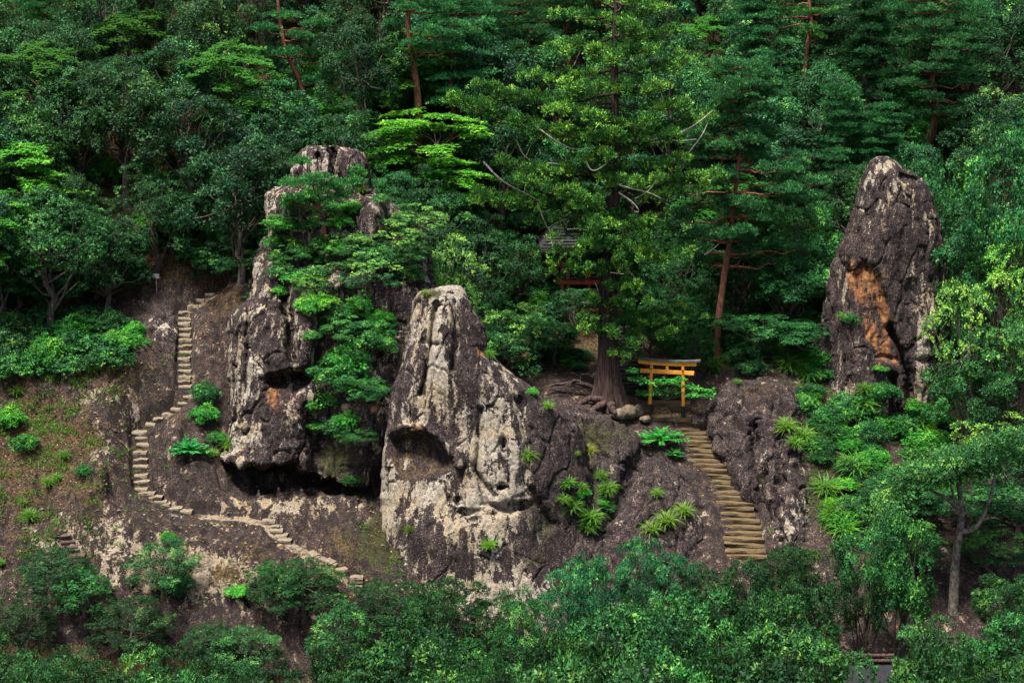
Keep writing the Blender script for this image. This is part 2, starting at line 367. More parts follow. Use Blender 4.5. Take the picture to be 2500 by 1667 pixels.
gy = np.concatenate([-np.geomspace(420, 31, 12), axis([(-30, -7, .6), (-7, 12, .075), (12, 18, .25), (18, 62, .8)]), np.geomspace(64, 420, 14)])
GX, GY = np.meshgrid(gx, gy, indexing='xy')
GZ = hground(GX, GY)
GP = np.stack([GX, GY, GZ], -1)
U_, V_ = proj(GP)
def blob(u, v, cu, cv, ru, rv, p=1.0): return np.exp(-(((u-cu)/ru)**2+((v-cv)/rv)**2)*p)
nz = fbm(np.stack([GX*.6, GY*.6, GZ*.6], -1), 3)
vis = (GY > -7) & (GY < 13)
pale = .14+.35*fbm(np.stack([GX*1.1+.5*GY, GY*.5, GZ*.5], -1), 3)+.75*blob(U_, V_, 400, 1390, 130, 60)+.6*blob(U_, V_, 260, 1310, 45, 45)+.5*blob(U_, V_, 560, 1390, 110, 40)+.4*blob(U_, V_, 640, 1460, 70, 60)+.55*blob(U_, V_, 250, 960, 60, 30)+.3*blob(U_, V_, 230, 1080, 70, 60)+.25*blob(U_, V_, 500, 1230, 80, 20)+.42*blob(U_, V_, 690, 1236, 190, 20)+.3*blob(U_, V_, 150, 1330, 80, 50)+.35*blob(U_, V_, 330, 960, 30, 80)+.3*blob(U_, V_, 520, 1420, 160, 40)  # cave floor ledge gets a pale patch standing in for light there
dist_path = np.full(GX.shape, 9.)
for a, b in zip(path_pts(LEFT_KEYS)[:-1], path_pts(LEFT_KEYS)[1:]):
    d = b[:2]-a[:2]; t = np.clip(((GX-a[0])*d[0]+(GY-a[1])*d[1])/np.dot(d, d), 0, 1)
    dist_path = np.minimum(dist_path, np.hypot(GX-a[0]-t*d[0], GY-a[1]-t*d[1]))
pale = pale+.5*(1-sstep(.2, .5, dist_path))*((U_ > 480) & (U_ < 850))
moss = .02+.55*sstep(.0, .3, nz)*blob(U_, V_, 60, 1180, 170, 220)+.8*blob(U_, V_, 930, 1330, 90, 90)+.65*blob(U_, V_, 700, 1420, 130, 50)+.6*blob(U_, V_, 480, 1235, 60, 18)+.35*blob(U_, V_, 400, 1310, 45, 50)+.6*blob(U_, V_, 2080, 1150, 140, 160)+.55*blob(U_, V_, 130, 900, 130, 40)
soil = .75*blob(U_, V_, 80, 1100, 190, 230)+.35*sstep(-.1, .4, fbm(np.stack([GX*.5+40, GY*.5, GZ*.5], -1), 3))+.55*blob(U_, V_, 300, 890, 90, 60)+.5*blob(U_, V_, 640, 1400, 160, 60)+.45*blob(U_, V_, 540, 760, 70, 70)+.45*blob(U_, V_, 850, 1380, 70, 90)+.6*blob(U_, V_, 1600, 985, 140, 40)
soil = np.where(vis, soil, .75); moss = np.where(vis, moss, .35)
soil = np.maximum(soil, sstep(9.5, 11.5, GY)); pale = np.where(vis, pale, .05)
nx, ny = len(gx), len(gy); i = np.arange(ny-1)[:, None]*nx; j = np.arange(nx-1)[None]
F = np.stack([i+j, i+j+1, i+nx+j+1, i+nx+j], -1).reshape(-1, 4)
gm = mesh_quads('hillside', GP.reshape(-1, 3), F, [M['slope']], True, dict(pale=pale.ravel(), moss=moss.ravel(), soil=soil.ravel(), orange=np.zeros(pale.size)))
ground = tag(obj('hillside', gm), 'steep wooded hillside with bare purple-brown tuff slope and forest floor', 'hillside', kind='structure')
def hz(x, y): return float(hground(np.array([x]), np.array([y]))[0])

# ------------------------------------------------------------------ rocks: outlines from the photograph, given depth and full back sides
def poly_sd(u, v, poly):
    """distance inside (+) / outside (-) of a pixel polygon"""
    d = np.full(u.shape, 1e9); ins = np.zeros(u.shape, bool); n = len(poly)
    for k in range(n):
        x1, y1 = poly[k]; x2, y2 = poly[(k+1) % n]
        ex, ey = x2-x1, y2-y1; t = np.clip(((u-x1)*ex+(v-y1)*ey)/(ex*ex+ey*ey), 0, 1)
        d = np.minimum(d, np.hypot(u-x1-t*ex, v-y1-t*ey))
        c = ((y1 > v) != (y2 > v)); xx = x1+(v-y1)/(y2-y1+1e-9)*ex
        ins ^= c & (u < xx)
    return np.where(ins, d, -d)
def rock(name, rows, yf, ry, sculpt, paint, label, seed=0, step=2.6, amp=1.0, boxy=.75, cat='rock', mat='rock', ridge=.22, edge=6, back=None, calm=None, facet=.2):
    rows = np.array(rows, float); v0, v1 = rows[0, 0], rows[-1, 0]
    n = int((v1-v0)/step)+1; vv = np.linspace(v0, v1, n)
    L = np.interp(vv, rows[:, 0], rows[:, 1]); Rr = np.interp(vv, rows[:, 0], rows[:, 2])
    k = 9; ker = np.hanning(k+2)[1:-1]; ker /= ker.sum()
    sm = lambda a: np.convolve(np.pad(a, k//2, mode='edge'), ker, 'valid')
    L, Rr = sm(L), sm(Rr)
    one = np.ones(n)
    L = L+edge*fbm(np.stack([vv*.03, one*seed, one*.5], -1), 4)*np.clip((vv-v0)/40, 0, 1)
    Rr = Rr+edge*fbm(np.stack([vv*.03, one*seed+50, one*.5], -1), 4)*np.clip((vv-v0)/40, 0, 1)
    yfv = np.interp(vv, [a for a, b in yf], [b for a, b in yf]); ryv = np.interp(vv, [a for a, b in ry], [b for a, b in ry])
    # round the very top
    tp = np.sqrt(np.clip((vv-v0)/45+.02, 0, 1))
    nf = int((Rr-L).max()/step*1.25); nb = max(24, nf//5)
    th = np.concatenate([np.linspace(-math.pi/2, math.pi/2, nf), np.linspace(math.pi/2, 1.5*math.pi, nb+2)[1:-1]])
    sn, cs = np.sin(th), np.cos(th); m = len(th)
    u = ((L+Rr)/2)[:, None]+((Rr-L)/2)[:, None]*(np.sign(sn)*np.abs(sn)**.92)[None]
    v = vv[:, None]+0*u
    prof = np.where(cs > 0, np.abs(cs)**boxy, -np.abs(cs)**.8*(back or 1.0))
    y = (yfv+ryv)[:, None]-ryv[:, None]*prof[None]*(.25+.75*tp)[:, None]
    fr = np.clip(cs, 0, 1)[None]**.35
    if sculpt: y = y+sculpt(u, v)*fr*(cs > 0)[None]
    Pw = P(u, v, y)
    for it in range(1):
        d1 = np.gradient(Pw, axis=0); d2 = (np.roll(Pw, -1, 1)-np.roll(Pw, 1, 1))
        N = np.cross(d1, d2); N /= np.linalg.norm(N, axis=2)[..., None]+1e-9
        c = Pw.mean(axis=(0, 1)); s_ = np.sign(((Pw-c)*N).sum()); N *= s_ if s_ else 1
        so_ = Pw+seed*13.7
        warp = so_+.5*np.stack([fbm(so_*.5, 2), fbm(so_*.5+31, 2), fbm(so_*.5+67, 2)], -1)
        st = warp*np.array([1.3, 1.3, .33])
        g1, t1 = cells(warp*np.array([.75, .75, .30]), seed); g2, t2 = cells(warp*np.array([2.1, 2.1, 1.1])+3, seed+5)
        dsp = .30*fbm(warp*.45, 3)+ridge*(ridged(st, 3)-.42)+.09*fbm(warp*1.9, 4)+.045*fbm(warp*5.0, 3)+.015*ridged(warp*7.5, 2)
        dsp = dsp+facet*np.clip(t1, -1, 1)-.20*np.exp(-(g1/.04)**2)+.045*np.clip(t2, -1, 1)-.035*np.exp(-(g2/.06)**2)
        pit = np.clip(fbm(warp*np.array([2.6, 2.6, 3.4])+5, 2)-.42, 0, 1)      # small hollows
        dsp = dsp-.5*pit
        if calm is not None: dsp = dsp*(1-.8*calm(u, v))
        Pw = Pw+N*(amp*dsp*(.15+.85*tp[:, None]))[..., None]
    uu, v2 = proj(Pw)
    masks = dict(pale=np.full(u.shape, .25), moss=np.zeros(u.shape), orange=np.zeros(u.shape), soil=np.zeros(u.shape))
    if paint: paint(uu, v2, Pw, masks)
    V = Pw.reshape(-1, 3); ii = np.arange(n-1)[:, None]*m; jj = np.arange(m)[None]; j2 = (jj+1) % m
    F = np.stack([ii+jj, ii+j2, ii+m+j2, ii+m+jj], -1).reshape(-1, 4)
    top = Pw[0].mean(0)+np.array([0, 0, .02]); V = np.vstack([V, top[None]])
    q = np.arange(0, m-1, 2); Ft = np.stack([np.full(q.shape, len(V)-1), q+2-2*(q+2 > m-1)*0, q+1, q], -1)
    Ft = np.stack([np.full(q.shape, len(V)-1), (q+2) % m, (q+1) % m, q], -1); F = np.vstack([F, Ft])
    F = F[:, ::-1] if s_ > 0 else F
    base = Pw[-1].mean(0); V = V-base
    at = {k_: np.append(a.ravel(), a[0].mean()) for k_, a in masks.items()}
    me = mesh_quads(name, V, F, [M[mat]], True, at)
    me.update()
    o = obj(name, me, None, base); tag(o, label, cat); return o

# --- tall pale spire in the middle
NICHE = [(944, 1062), (985, 1050), (1030, 1052), (1062, 1068), (1090, 1098), (1112, 1128), (1108, 1150), (1070, 1168), (1010, 1183), (962, 1176), (950, 1120)]
def sc_A(u, v):
    y = 0*u
    niche = [(944, 1062), (985, 1050), (1030, 1052), (1062, 1068), (1090, 1098), (1112, 1128), (1108, 1150), (1070, 1168), (1010, 1183), (962, 1176), (950, 1120)]
    s = poly_sd(u, v, niche); hgt = sstep(1190, 1090, v)
    y = y+sstep(-2, 28, s)*(.2+.7*hgt)
    y = y-.35*np.exp(-((s+9)/12)**2)*(v < 1140)
    y = y+.5*np.exp(-(line_d(u, v, [(1066, 742), (1056, 800), (1048, 880), (1030, 960)])/7)**2)
    y = y+.35*np.exp(-(line_d(u, v, [(1172, 1000), (1172, 1080), (1160, 1150), (1205, 1210)])/7)**2)-.35*blob(u, v, 1185, 930, 30, 70)
    y = y+.5*np.exp(-(line_d(u, v, [(1110, 740), (1118, 830), (1105, 900)])/8)**2)
    y = y+.5*np.exp(-(line_d(u, v, [(1270, 980), (1290, 1080), (1280, 1180), (1340, 1280)])/14)**2)
    y = y+.45*np.exp(-(line_d(u, v, [(1160, 1140), (1190, 1230), (1240, 1250), (1290, 1235)])/8)**2)
    for a, b, r1, r2, d in [(1065, 842, 12, 7, .5), (1229, 1085, 9, 16, .6), (1263, 1232, 28, 9, .6), (1135, 1250, 18, 8, .4), (1115, 1222, 10, 7, .4), (1225, 1190, 12, 8, .4), (1033, 836, 8, 10, .35), (1158, 1270, 14, 8, .3), (1210, 1255, 12, 7, .35)]:
        y = y+d*blob(u, v, a, b, r1, r2)
    y = y-.45*blob(u, v, 1085, 900, 60, 190)+.9*sstep(1290, 1430, u)*sstep(960, 1100, v)-.25*blob(u, v, 1225, 1130, 60, 140)+.5*blob(u, v, 1330, 1330, 70, 120)
    y = y-.45*blob(u, v, 1080, 1300, 120, 60)
    return y
def pa_A(u, v, p, m):
    st = fbm(np.stack([p[..., 0]*1.5, p[..., 1]*1.5, p[..., 2]*.18], -1), 3)
    m['pale'][:] = .46+.85*st+.35*blob(u, v, 1065, 820, 35, 120)+.35*blob(u, v, 1215, 1080, 60, 170)+.3*blob(u, v, 1200, 1260, 120, 80)+.35*blob(u, v, 990, 1200, 50, 120)-.55*blob(u, v, 1140, 860, 35, 150)-.35*blob(u, v, 960, 960, 40, 100)-.5*sstep(1240, 1340, u+.25*(1100-v))-.4*blob(u, v, 1360, 1260, 90, 140)-.3*blob(u, v, 1040, 1330, 90, 50)+.5*blob(u, v, 1150, 1440, 160, 25)-.25*blob(u, v, 1090, 1040, 60, 60)+.3*blob(u, v, 938, 1280, 14, 120)+.4*blob(u, v, 1110, 715, 40, 25)
    m['moss'][:] = .9*blob(u, v, 1062, 716, 26, 16)+.6*blob(u, v, 980, 1290, 45, 22)+.55*blob(u, v, 1330, 1270, 70, 110)+.4*blob(u, v, 1300, 960, 60, 40)+.3*blob(u, v, 1240, 1370, 120, 40)
    m['orange'][:] = .55*blob(u, v, 1010, 1046, 50, 9)+.35*blob(u, v, 985, 1110, 60, 50)+.75*blob(u, v, 1172, 860, 10, 14)+.3*blob(u, v, 1150, 1140, 50, 40)
    ni = sstep(-2, 12, poly_sd(u, v, NICHE)); m['pale'] -= .35*ni; m['soil'] += .5*ni
rock('rock_spire', [(697, 1092, 1120), (701, 1070, 1128), (712, 1024, 1136), (735, 1012, 1140), (760, 1008, 1158), (800, 1000, 1184), (860, 990, 1188), (885, 982, 1215), (910, 975, 1248), (940, 962, 1290), (980, 948, 1345), (1010, 942, 1385), (1050, 940, 1412), (1085, 940, 1428), (1110, 934, 1436), (1180, 929, 1446), (1330, 932, 1452), (1400, 945, 1455), (1460, 960, 1458), (1560, 990, 1460)],
     [(697, 1.0), (900, -.2), (1050, -.8), (1250, -2.0), (1460, -3.6), (1560, -4.5)], [(697, 1.0), (900, 2.0), (1100, 3.0), (1460, 4.2), (1560, 4.6)], sc_A, pa_A,
     'tall pale lichened rock spire with a hollow niche in its left flank', seed=1, calm=lambda u, v: sstep(-4, 14, poly_sd(u, v, NICHE)), amp=.45, boxy=.5, facet=.12, ridge=.2)

# --- left massif: pillar, overhang and cave below, broken crags on top
CEIL = [(380, 1105), (505, 1108), (540, 1112), (580, 1138), (640, 1130), (690, 1128), (740, 1148), (800, 1166), (860, 1184), (940, 1180)]
def sc_B(u, v):
    y = 0*u; c = np.interp(u, [a for a, b in CEIL], [b for a, b in CEIL]); c = c+5*np.sin(u*.05)+4*np.sin(u*.13)
    w_ = sstep(488, 515, u)*(1-sstep(870, 915, u))
    y = y+3.4*sstep(-2, 16, v-c)*w_
    n2 = [(632, 924), (660, 908), (720, 898), (780, 885), (800, 905), (775, 940), (745, 975), (715, 1000), (670, 985), (645, 955)]
    s = poly_sd(u, v, n2); y = y+sstep(-3, 24, s)*(.4+1.3*sstep(985, 910, v))
    y = y+1.3*np.exp(-(line_d(u, v, [(690, 700), (705, 780), (712, 880)])/11)**2)
    y = y+.8*np.exp(-(line_d(u, v, [(790, 780), (782, 860), (765, 900)])/10)**2)
    y = y+1.6*blob(u, v, 880, 800, 110, 130)+1.2*blob(u, v, 800, 1060, 60, 120)
    y = y-.9*blob(u, v, 750, 835, 32, 60)
    y = y+.6*np.exp(-(line_d(u, v, [(760, 1000), (775, 1100), (770, 1190)])/12)**2)
    # crags on top
    y = y+1.4*np.exp(-(line_d(u, v, [(812, 365), (818, 420), (835, 470)])/9)**2)+.8*np.exp(-(line_d(u, v, [(775, 380), (782, 450)])/6)**2)
    y = y-.8*blob(u, v, 690, 510, 35, 45)+1.2*blob(u, v, 640, 610, 40, 40)-1.2*blob(u, v, 910, 530, 22, 60)+1.0*blob(u, v, 955, 540, 20, 60)
    y = y+1.2*blob(u, v, 740, 640, 90, 50)-.5*blob(u, v, 640, 680, 30, 60)-.7*blob(u, v, 830, 690, 45, 25)
    y = y+.8*np.exp(-(line_d(u, v, [(600, 740), (608, 830), (600, 960)])/7)**2)*.5
    return y
def pa_B(u, v, p, m):
    st = fbm(np.stack([p[..., 0]*1.6, p[..., 1]*1.6, p[..., 2]*.2], -1), 3)
    m['pale'][:] = .30+.6*st+.3*blob(u, v, 590, 950, 30, 130)+.3*blob(u, v, 650, 520, 15, 40)+.2*blob(u, v, 760, 400, 30, 40)+.2*blob(u, v, 600, 1080, 60, 50)-.25*blob(u, v, 700, 1100, 80, 60)
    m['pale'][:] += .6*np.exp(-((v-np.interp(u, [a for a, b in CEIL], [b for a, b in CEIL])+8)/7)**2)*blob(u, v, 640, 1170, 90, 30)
    m['orange'][:] = .62*blob(u, v, 668, 962, 26, 42)+.35*blob(u, v, 740, 985, 40, 40)+.45*blob(u, v, 610, 1160, 90, 12)+.5*blob(u, v, 905, 1000, 40, 30)+.4*blob(u, v, 830, 800, 60, 60)
    m['moss'][:] = .75*blob(u, v, 820, 1120, 75, 75)+.5*blob(u, v, 740, 640, 110, 90)+.3*blob(u, v, 950, 520, 50, 60)+.25*blob(u, v, 560, 1120, 30, 30)
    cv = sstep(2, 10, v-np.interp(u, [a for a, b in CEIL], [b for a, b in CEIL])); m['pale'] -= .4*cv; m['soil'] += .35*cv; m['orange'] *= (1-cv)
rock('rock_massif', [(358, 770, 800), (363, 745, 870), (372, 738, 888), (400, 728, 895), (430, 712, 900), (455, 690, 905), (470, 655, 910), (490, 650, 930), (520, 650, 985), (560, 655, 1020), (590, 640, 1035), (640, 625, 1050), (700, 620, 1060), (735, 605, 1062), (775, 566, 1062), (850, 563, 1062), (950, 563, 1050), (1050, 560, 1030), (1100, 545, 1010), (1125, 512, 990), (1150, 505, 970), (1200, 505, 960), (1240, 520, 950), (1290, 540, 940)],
     [(358, 7.2), (460, 6.4), (560, 5.2), (640, 4.2), (740, 2.6), (900, 1.4), (1050, .7), (1130, .4), (1215, .5), (1290, .5)], [(358, 1.5), (500, 2.6), (700, 3.2), (900, 3.8), (1290, 4.2)], sc_B, pa_B,
     'broken rock massif topped by split crags, overhanging a shallow cave', seed=2, back=1.3, amp=.8)

# --- right monolith
def sc_D(u, v):
    y = 0*u
    sc = [(2062, 640), (2085, 660), (2100, 628), (2120, 635), (2150, 670), (2168, 720), (2172, 800), (2190, 850), (2210, 900), (2180, 888), (2140, 880), (2110, 830), (2095, 760), (2075, 720)]
    s = poly_sd(u, v, sc); y = y+sstep(-5, 16, s)*.3
    y = y+.9*np.exp(-(line_d(u, v, [(2172, 800), (2195, 850), (2212, 910), (2225, 1000)])/8)**2)
    y = y+.8*np.exp(-(line_d(u, v, [(2180, 920), (2190, 1040)])/9)**2)
    y = y+.8*np.exp(-(line_d(u, v, [(2205, 430), (2235, 440), (2270, 425)])/9)**2)*.6
    y = y+1.2*sstep(2085, 2040, u)*sstep(560, 700, v)+.5*blob(u, v, 2280, 880, 40, 10)
    y = y-.5*blob(u, v, 2170, 560, 50, 140)-.5*blob(u, v, 2260, 820, 35, 90)
    return y
def pa_D(u, v, p, m):
    st = fbm(np.stack([p[..., 0]*1.6, p[..., 1]*1.6, p[..., 2]*.25], -1), 3)
    sc = [(2062, 690), (2075, 640), (2100, 628), (2120, 640), (2150, 672), (2165, 720), (2170, 800), (2190, 850), (2205, 895), (2150, 885), (2110, 830), (2095, 760), (2080, 720)]
    s = poly_sd(u, v, sc)
    m['pale'][:] = .14+.5*st+.5*blob(u, v, 2262, 800, 28, 150)+.4*blob(u, v, 2155, 400, 40, 25)+.25*blob(u, v, 2180, 450, 60, 40)+.35*blob(u, v, 2060, 960, 70, 30)+.4*blob(u, v, 2270, 960, 40, 40)+.3*blob(u, v, 2170, 990, 20, 60)-.2*blob(u, v, 2190, 720, 40, 120)+.4*blob(u, v, 2065, 690, 10, 50)
    nn = fbm(np.stack([p[..., 0]*2.2+p[..., 2]*.5, p[..., 1]*2.2, p[..., 2]*.55], -1), 4)
    m['orange'][:] = np.clip(.50*sstep(-16, 12, s)+.85*nn*sstep(-26, -4, s), 0, .95)*(s > -40)+.5*blob(u, v, 2265, 940, 30, 22)+.25*blob(u, v, 2060, 600, 12, 20)
    m['pale'] -= .1*sstep(-2, 8, s)
rock('rock_monolith', [(383, 2146, 2162), (387, 2132, 2176), (398, 2122, 2190), (412, 2115, 2206), (422, 2111, 2226), (432, 2107, 2252), (470, 2094, 2272), (520, 2078, 2290), (560, 2066, 2300), (620, 2045, 2308), (680, 2024, 2314), (760, 2008, 2318), (850, 1995, 2320), (960, 1982, 2322), (1060, 1976, 2322), (1150, 1980, 2322)],
     [(384, 9.8), (600, 8.8), (850, 8.0), (1060, 7.2), (1150, 6.8)], [(384, .7), (430, 1.2), (600, 2.3), (900, 3.2), (1150, 3.4)], sc_D, pa_D,
     'tall dark rock monolith with a raw orange scar on its face', seed=3, amp=.62, boxy=.6, facet=.14)

# --- dome between the spire and the stair
def sc_F(u, v):
    y = 0*u
    y = y+1.0*np.exp(-(line_d(u, v, [(1600, 1080), (1530, 1180), (1480, 1300)])/22)**2)
    y = y+.6*np.exp(-(line_d(u, v, [(1440, 1040), (1420, 1150), (1400, 1280)])/26)**2)
    y = y-.5*blob(u, v, 1500, 1070, 70, 60)-.6*blob(u, v, 1690, 1250, 60, 90)+.35*np.exp(-(line_d(u, v, [(1560, 1290), (1590, 1260), (1640, 1250)])/8)**2)
    return y
def pa_F(u, v, p, m):
    st = fbm(np.stack([p[..., 0]*1.2, p[..., 1]*1.2, p[..., 2]*.4], -1), 3)
    m['pale'][:] = .03+.5*st+.2*blob(u, v, 1690, 1280, 60, 60)+.1*blob(u, v, 1420, 1030, 60, 40)
    m['moss'][:] = .6*blob(u, v, 1420, 1080, 70, 60)+.45*blob(u, v, 1500, 1050, 80, 50)+.7*blob(u, v, 1420, 1230, 60, 80)+.3*blob(u, v, 1570, 1200, 40, 60)
    m['soil'][:] = .25*blob(u, v, 1480, 1050, 90, 40)
rock('rock_dome', [(975, 1320, 1385), (985, 1290, 1412), (1000, 1270, 1450), (1020, 1250, 1492), (1045, 1240, 1535), (1070, 1240, 1572), (1110, 1240, 1622), (1160, 1240, 1676), (1220, 1240, 1722), (1290, 1240, 1755), (1350, 1240, 1778), (1420, 1240, 1788), (1500, 1240, 1790)],
     [(975, 5.2), (1045, 3.9), (1150, 2.0), (1290, -.3), (1420, -2.2), (1500, -3.2)], [(975, 1.0), (1045, 2.0), (1150, 2.8), (1290, 3.4), (1500, 4.2)], sc_F, pa_F,
     'low purple rock dome dotted with grass tufts beside the stone stair', seed=4, boxy=.6, amp=.85, facet=.16)
# --- rock to the right of the stair
def sc_E(u, v):
    y = 0*u
    y = y+.8*np.exp(-(line_d(u, v, [(1840, 1040), (1850, 1150), (1875, 1300)])/12)**2)+.6*np.exp(-(line_d(u, v, [(1905, 1060), (1910, 1180), (1900, 1260)])/10)**2)
    y = y-.4*blob(u, v, 1930, 1250, 35, 70)-.3*blob(u, v, 1820, 1180, 30, 70)
    return y
def pa_E(u, v, p, m):
    st = fbm(np.stack([p[..., 0]*1.6, p[..., 1]*1.6, p[..., 2]*.25], -1), 3)
    m['pale'][:] = .04+.6*st+.85*blob(u, v, 1938, 1270, 34, 45)+.25*blob(u, v, 1895, 1180, 12, 45)+.25*blob(u, v, 1940, 1120, 25, 60)
    m['soil'][:] = .55*blob(u, v, 1850, 950, 90, 45); m['moss'][:] = .4*blob(u, v, 1790, 1040, 40, 60)+.5*blob(u, v, 1980, 1150, 20, 120)+.3*blob(u, v, 1800, 940, 50, 15)
rock('rock_outcrop', [(928, 1800, 1880), (935, 1775, 1905), (950, 1760, 1925), (980, 1738, 1945), (1020, 1726, 1955), (1060, 1728, 1962), (1100, 1738, 1968), (1160, 1776, 1982), (1220, 1812, 1992), (1280, 1838, 2000), (1340, 1850, 2006), (1420, 1856, 2010), (1480, 1858, 2012)],
     [(928, 6.6), (980, 5.6), (1100, 3.4), (1250, .9), (1400, -1.4), (1480, -2.4)], [(928, 1.2), (1000, 2.0), (1200, 2.6), (1480, 3.2)], sc_E, pa_E,
     'rounded brown rock outcrop rising on the outer side of the stone stair', seed=5, amp=.95, ridge=.3)
# --- boulder beside the upper left flight
def pa_G(u, v, p, m):
    m['pale'][:] = .05+.5*fbm(p*1.4, 3)+.6*blob(u, v, 385, 800, 40, 26); m['moss'][:] = .5*np.clip(fbm(p*2+9, 2)+.2, 0, 1)
rock('boulder', [(756, 395, 420), (762, 375, 428), (780, 355, 432), (810, 336, 434), (845, 326, 434), (890, 320, 432), (940, 312, 430)],
     [(756, 8.6), (845, 6.7), (890, 6.0), (940, 5.9)], [(756, .6), (850, 1.2), (940, 1.5)], None, pa_G, 'pale lichened boulder beside the upper carved steps', seed=6, cat='boulder', edge=4, amp=.6)
# boulders around the foot of the big cedar
bpy.context.view_layer.update()
DG = bpy.context.evaluated_depsgraph_get()
def hit(u, v, default=8.0):
    d = P(u, v, 0)-CAM; d /= np.linalg.norm(d)
    ok, loc, nor, idx, ob, mt = S.ray_cast(DG, Vector(CAM), Vector(d), distance=200)
    if ok: return np.array(loc), np.array(nor), ob.name
    return P(u, v, default), np.array([0, -.5, .8]), ''

# ------------------------------------------------------------------ steps
def step_mesh(name, seed, mat, w=1., d=1., h=1.):
    """one worn block: front edge at y=0, top at z=0, unit sized, uneven lip"""
    rng = np.random.RandomState(seed); nx = 5
    xs = np.linspace(-.5, .5, nx); V = []; prof = [(.05, -1.3), (.04, -.70), (.0, -.60), (0.0, -.04), (.035, 0.0), (1.0, .02), (1.0, -.9)]
    for a, (yy, zz) in enumerate(prof):
        for x in xs:
            e = abs(x*2)**3
            V.append((x*w, (yy+rng.uniform(-.06, .06)+(.05*e if a < 5 else 0))*d, (zz+(rng.uniform(-.10, .07) if 1 < a < 6 else 0)-.05*e*(1 < a < 5))*h))
    F = [(a*nx+b, a*nx+b+1, a*nx+nx+b+1, a*nx+nx+b) for a in range(len(prof)-1) for b in range(nx-1)]
    me = mesh_quads(name, np.array(V), np.array(F), [mat]); 
    return me
def stair(name, keys, steps, mat, label, width, depth, height, group=None, seed=0, yaw=0):
    rng = np.random.RandomState(seed); ms = [step_mesh('step', seed*10+k, mat) for k in range(6)]
    ys = [path_y(keys, u, v) for u, v, *_ in steps]
    p0 = P(steps[0][0], steps[0][1], ys[0]); root = empty(name, p0); tag(root, label, 'stairs', group)
    for k, ((u, v, *r), y) in enumerate(zip(steps, ys)):
        p = P(u, v, y); wd = r[0] if r else width
        o = obj('step', ms[k % 6], root, Vector(p-p0)+Vector((rng.uniform(-.04, .04), rng.uniform(-.02, .02), rng.uniform(-.015, .015))))
        o.scale = (wd*rng.uniform(.93, 1.07), depth*rng.uniform(.95, 1.15), height*rng.uniform(.9, 1.1))
        o.rotation_euler = (rng.uniform(-.04, .04), rng.uniform(-.05, .05), yaw+(r[1] if len(r) > 1 else 0)+rng.uniform(-.08, .08))
    return root
# right stair: photo rows of the step lips
rv = [1356, 1343, 1329, 1315, 1300, 1284, 1269, 1253, 1240, 1227, 1213, 1201, 1187, 1174, 1160, 1146, 1134, 1123, 1110, 1097, 1086, 1075, 1065, 1056, 1048]
RK = np.array(RIGHT_KEYS); ru = [np.interp(v, RK[::-1, 1], RK[::-1, 0]) for v in rv]
stair('stone_stair', RIGHT_KEYS, [(u, v, np.interp(v, [1050, 1150, 1350], [1.3, 1.65, 1.85])) for u, v in zip(ru, rv)], M['step'], 'steep stone stair of worn yellowish steps climbing to the orange gate', 1.5, .42, .26, seed=3, yaw=-.12)
LS = [(880, 1452, .62), (869, 1431, .62), (869, 1409, .62), (834, 1390, .6, .5)]
LS += [(695, 1319, .6), (685, 1307, .58), (676, 1295, .58), (664, 1285, .58), (656, 1272, .62)]
LS += [(454, 1248, .6), (425, 1241, .62), (400, 1232, .6), (389, 1224, .55), (376, 1214, .62), (357, 1203, .75)]
LS += [(345, 1194, .62), (346, 1176, .78), (343, 1159, .68), (341, 1138, .68), (340, 1121, .68), (342, 1103, .66), (347, 1085, .64), (346, 1068, .66), (338, 1054, .7)]
LS += [(365, 1036, .5), (386, 1022, .5), (407, 1011, .5), (426, 998, .5), (445, 984, .5), (460, 966, .55)]
LS += [(450, v, .64) for v in (943, 930, 919, 904, 890, 874, 859, 844, 829, 817, 803, 788, 776, 762)] + [(468, 746, .5), (490, 731, .45), (511, 718, .45)]
stair('carved_rock_steps', LEFT_KEYS, LS, M['step_l'], 'narrow flight of pale steps carved up the bare left rock slope', .65, .36, .24, seed=5)
M['step_r'] = plain('worn_rock_step', (.12, .08, .068), (.06, .04, .036), .95, 5, .15, (.25, .2, .15), 1.)
WK = [(u_, v_, hit(u_, v_)[0][1]-.04) for u_, v_ in ((190, 1422), (172, 1398), (163, 1370), (150, 1332), (142, 1308))]
stair('worn_steps', WK, [(190, 1420, 1.5, .2), (180, 1408, 1.6, .2), (172, 1396, 1.7, .2), (168, 1383, 1.6, .2), (163, 1370, 1.7, .2), (160, 1357, 1.6, .2), (155, 1345, 1.5, .2), (150, 1333, 1.4, .2), (146, 1321, 1.3, .2), (142, 1310, 1.1, .2)], M['step_r'], 'row of eroded wide steps on the purple rock low on the left', 1.5, .4, .22, seed=9)
bk = np.array(BACK_KEYS)
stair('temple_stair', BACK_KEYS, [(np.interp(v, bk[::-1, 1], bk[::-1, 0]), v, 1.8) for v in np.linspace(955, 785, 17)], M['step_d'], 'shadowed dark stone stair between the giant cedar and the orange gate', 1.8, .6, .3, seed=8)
# sloping pale path between the two lower flights: flat worn slabs
pr = empty('path_slabs', P(700, 1325, -1.35)); tag(pr, 'worn pale stone path sloping down between the carved flights', 'path')
sm_ = [step_mesh('slab', 60+k, M['step_l']) for k in range(4)]
base0 = P(700, 1325, -1.35)
for k, t in enumerate(np.linspace(0, 1, 11)):
    u = 700+t*112; v = 1328+t*47; y = path_y(LEFT_KEYS, u, v); p = P(u, v, y)-base0
    o = obj('slab', sm_[k % 4], pr, Vector(p)+Vector((0, 0, -.02))); o.scale = (.40+.1*math.sin(k*1.7), .34+.08*math.sin(k*2.9), .2); o.rotation_euler = (0, .2+.08*math.sin(k*3.1), -.5+.3*math.sin(k*2.1)); o.location.z -= .02+.03*math.sin(k*4.7)

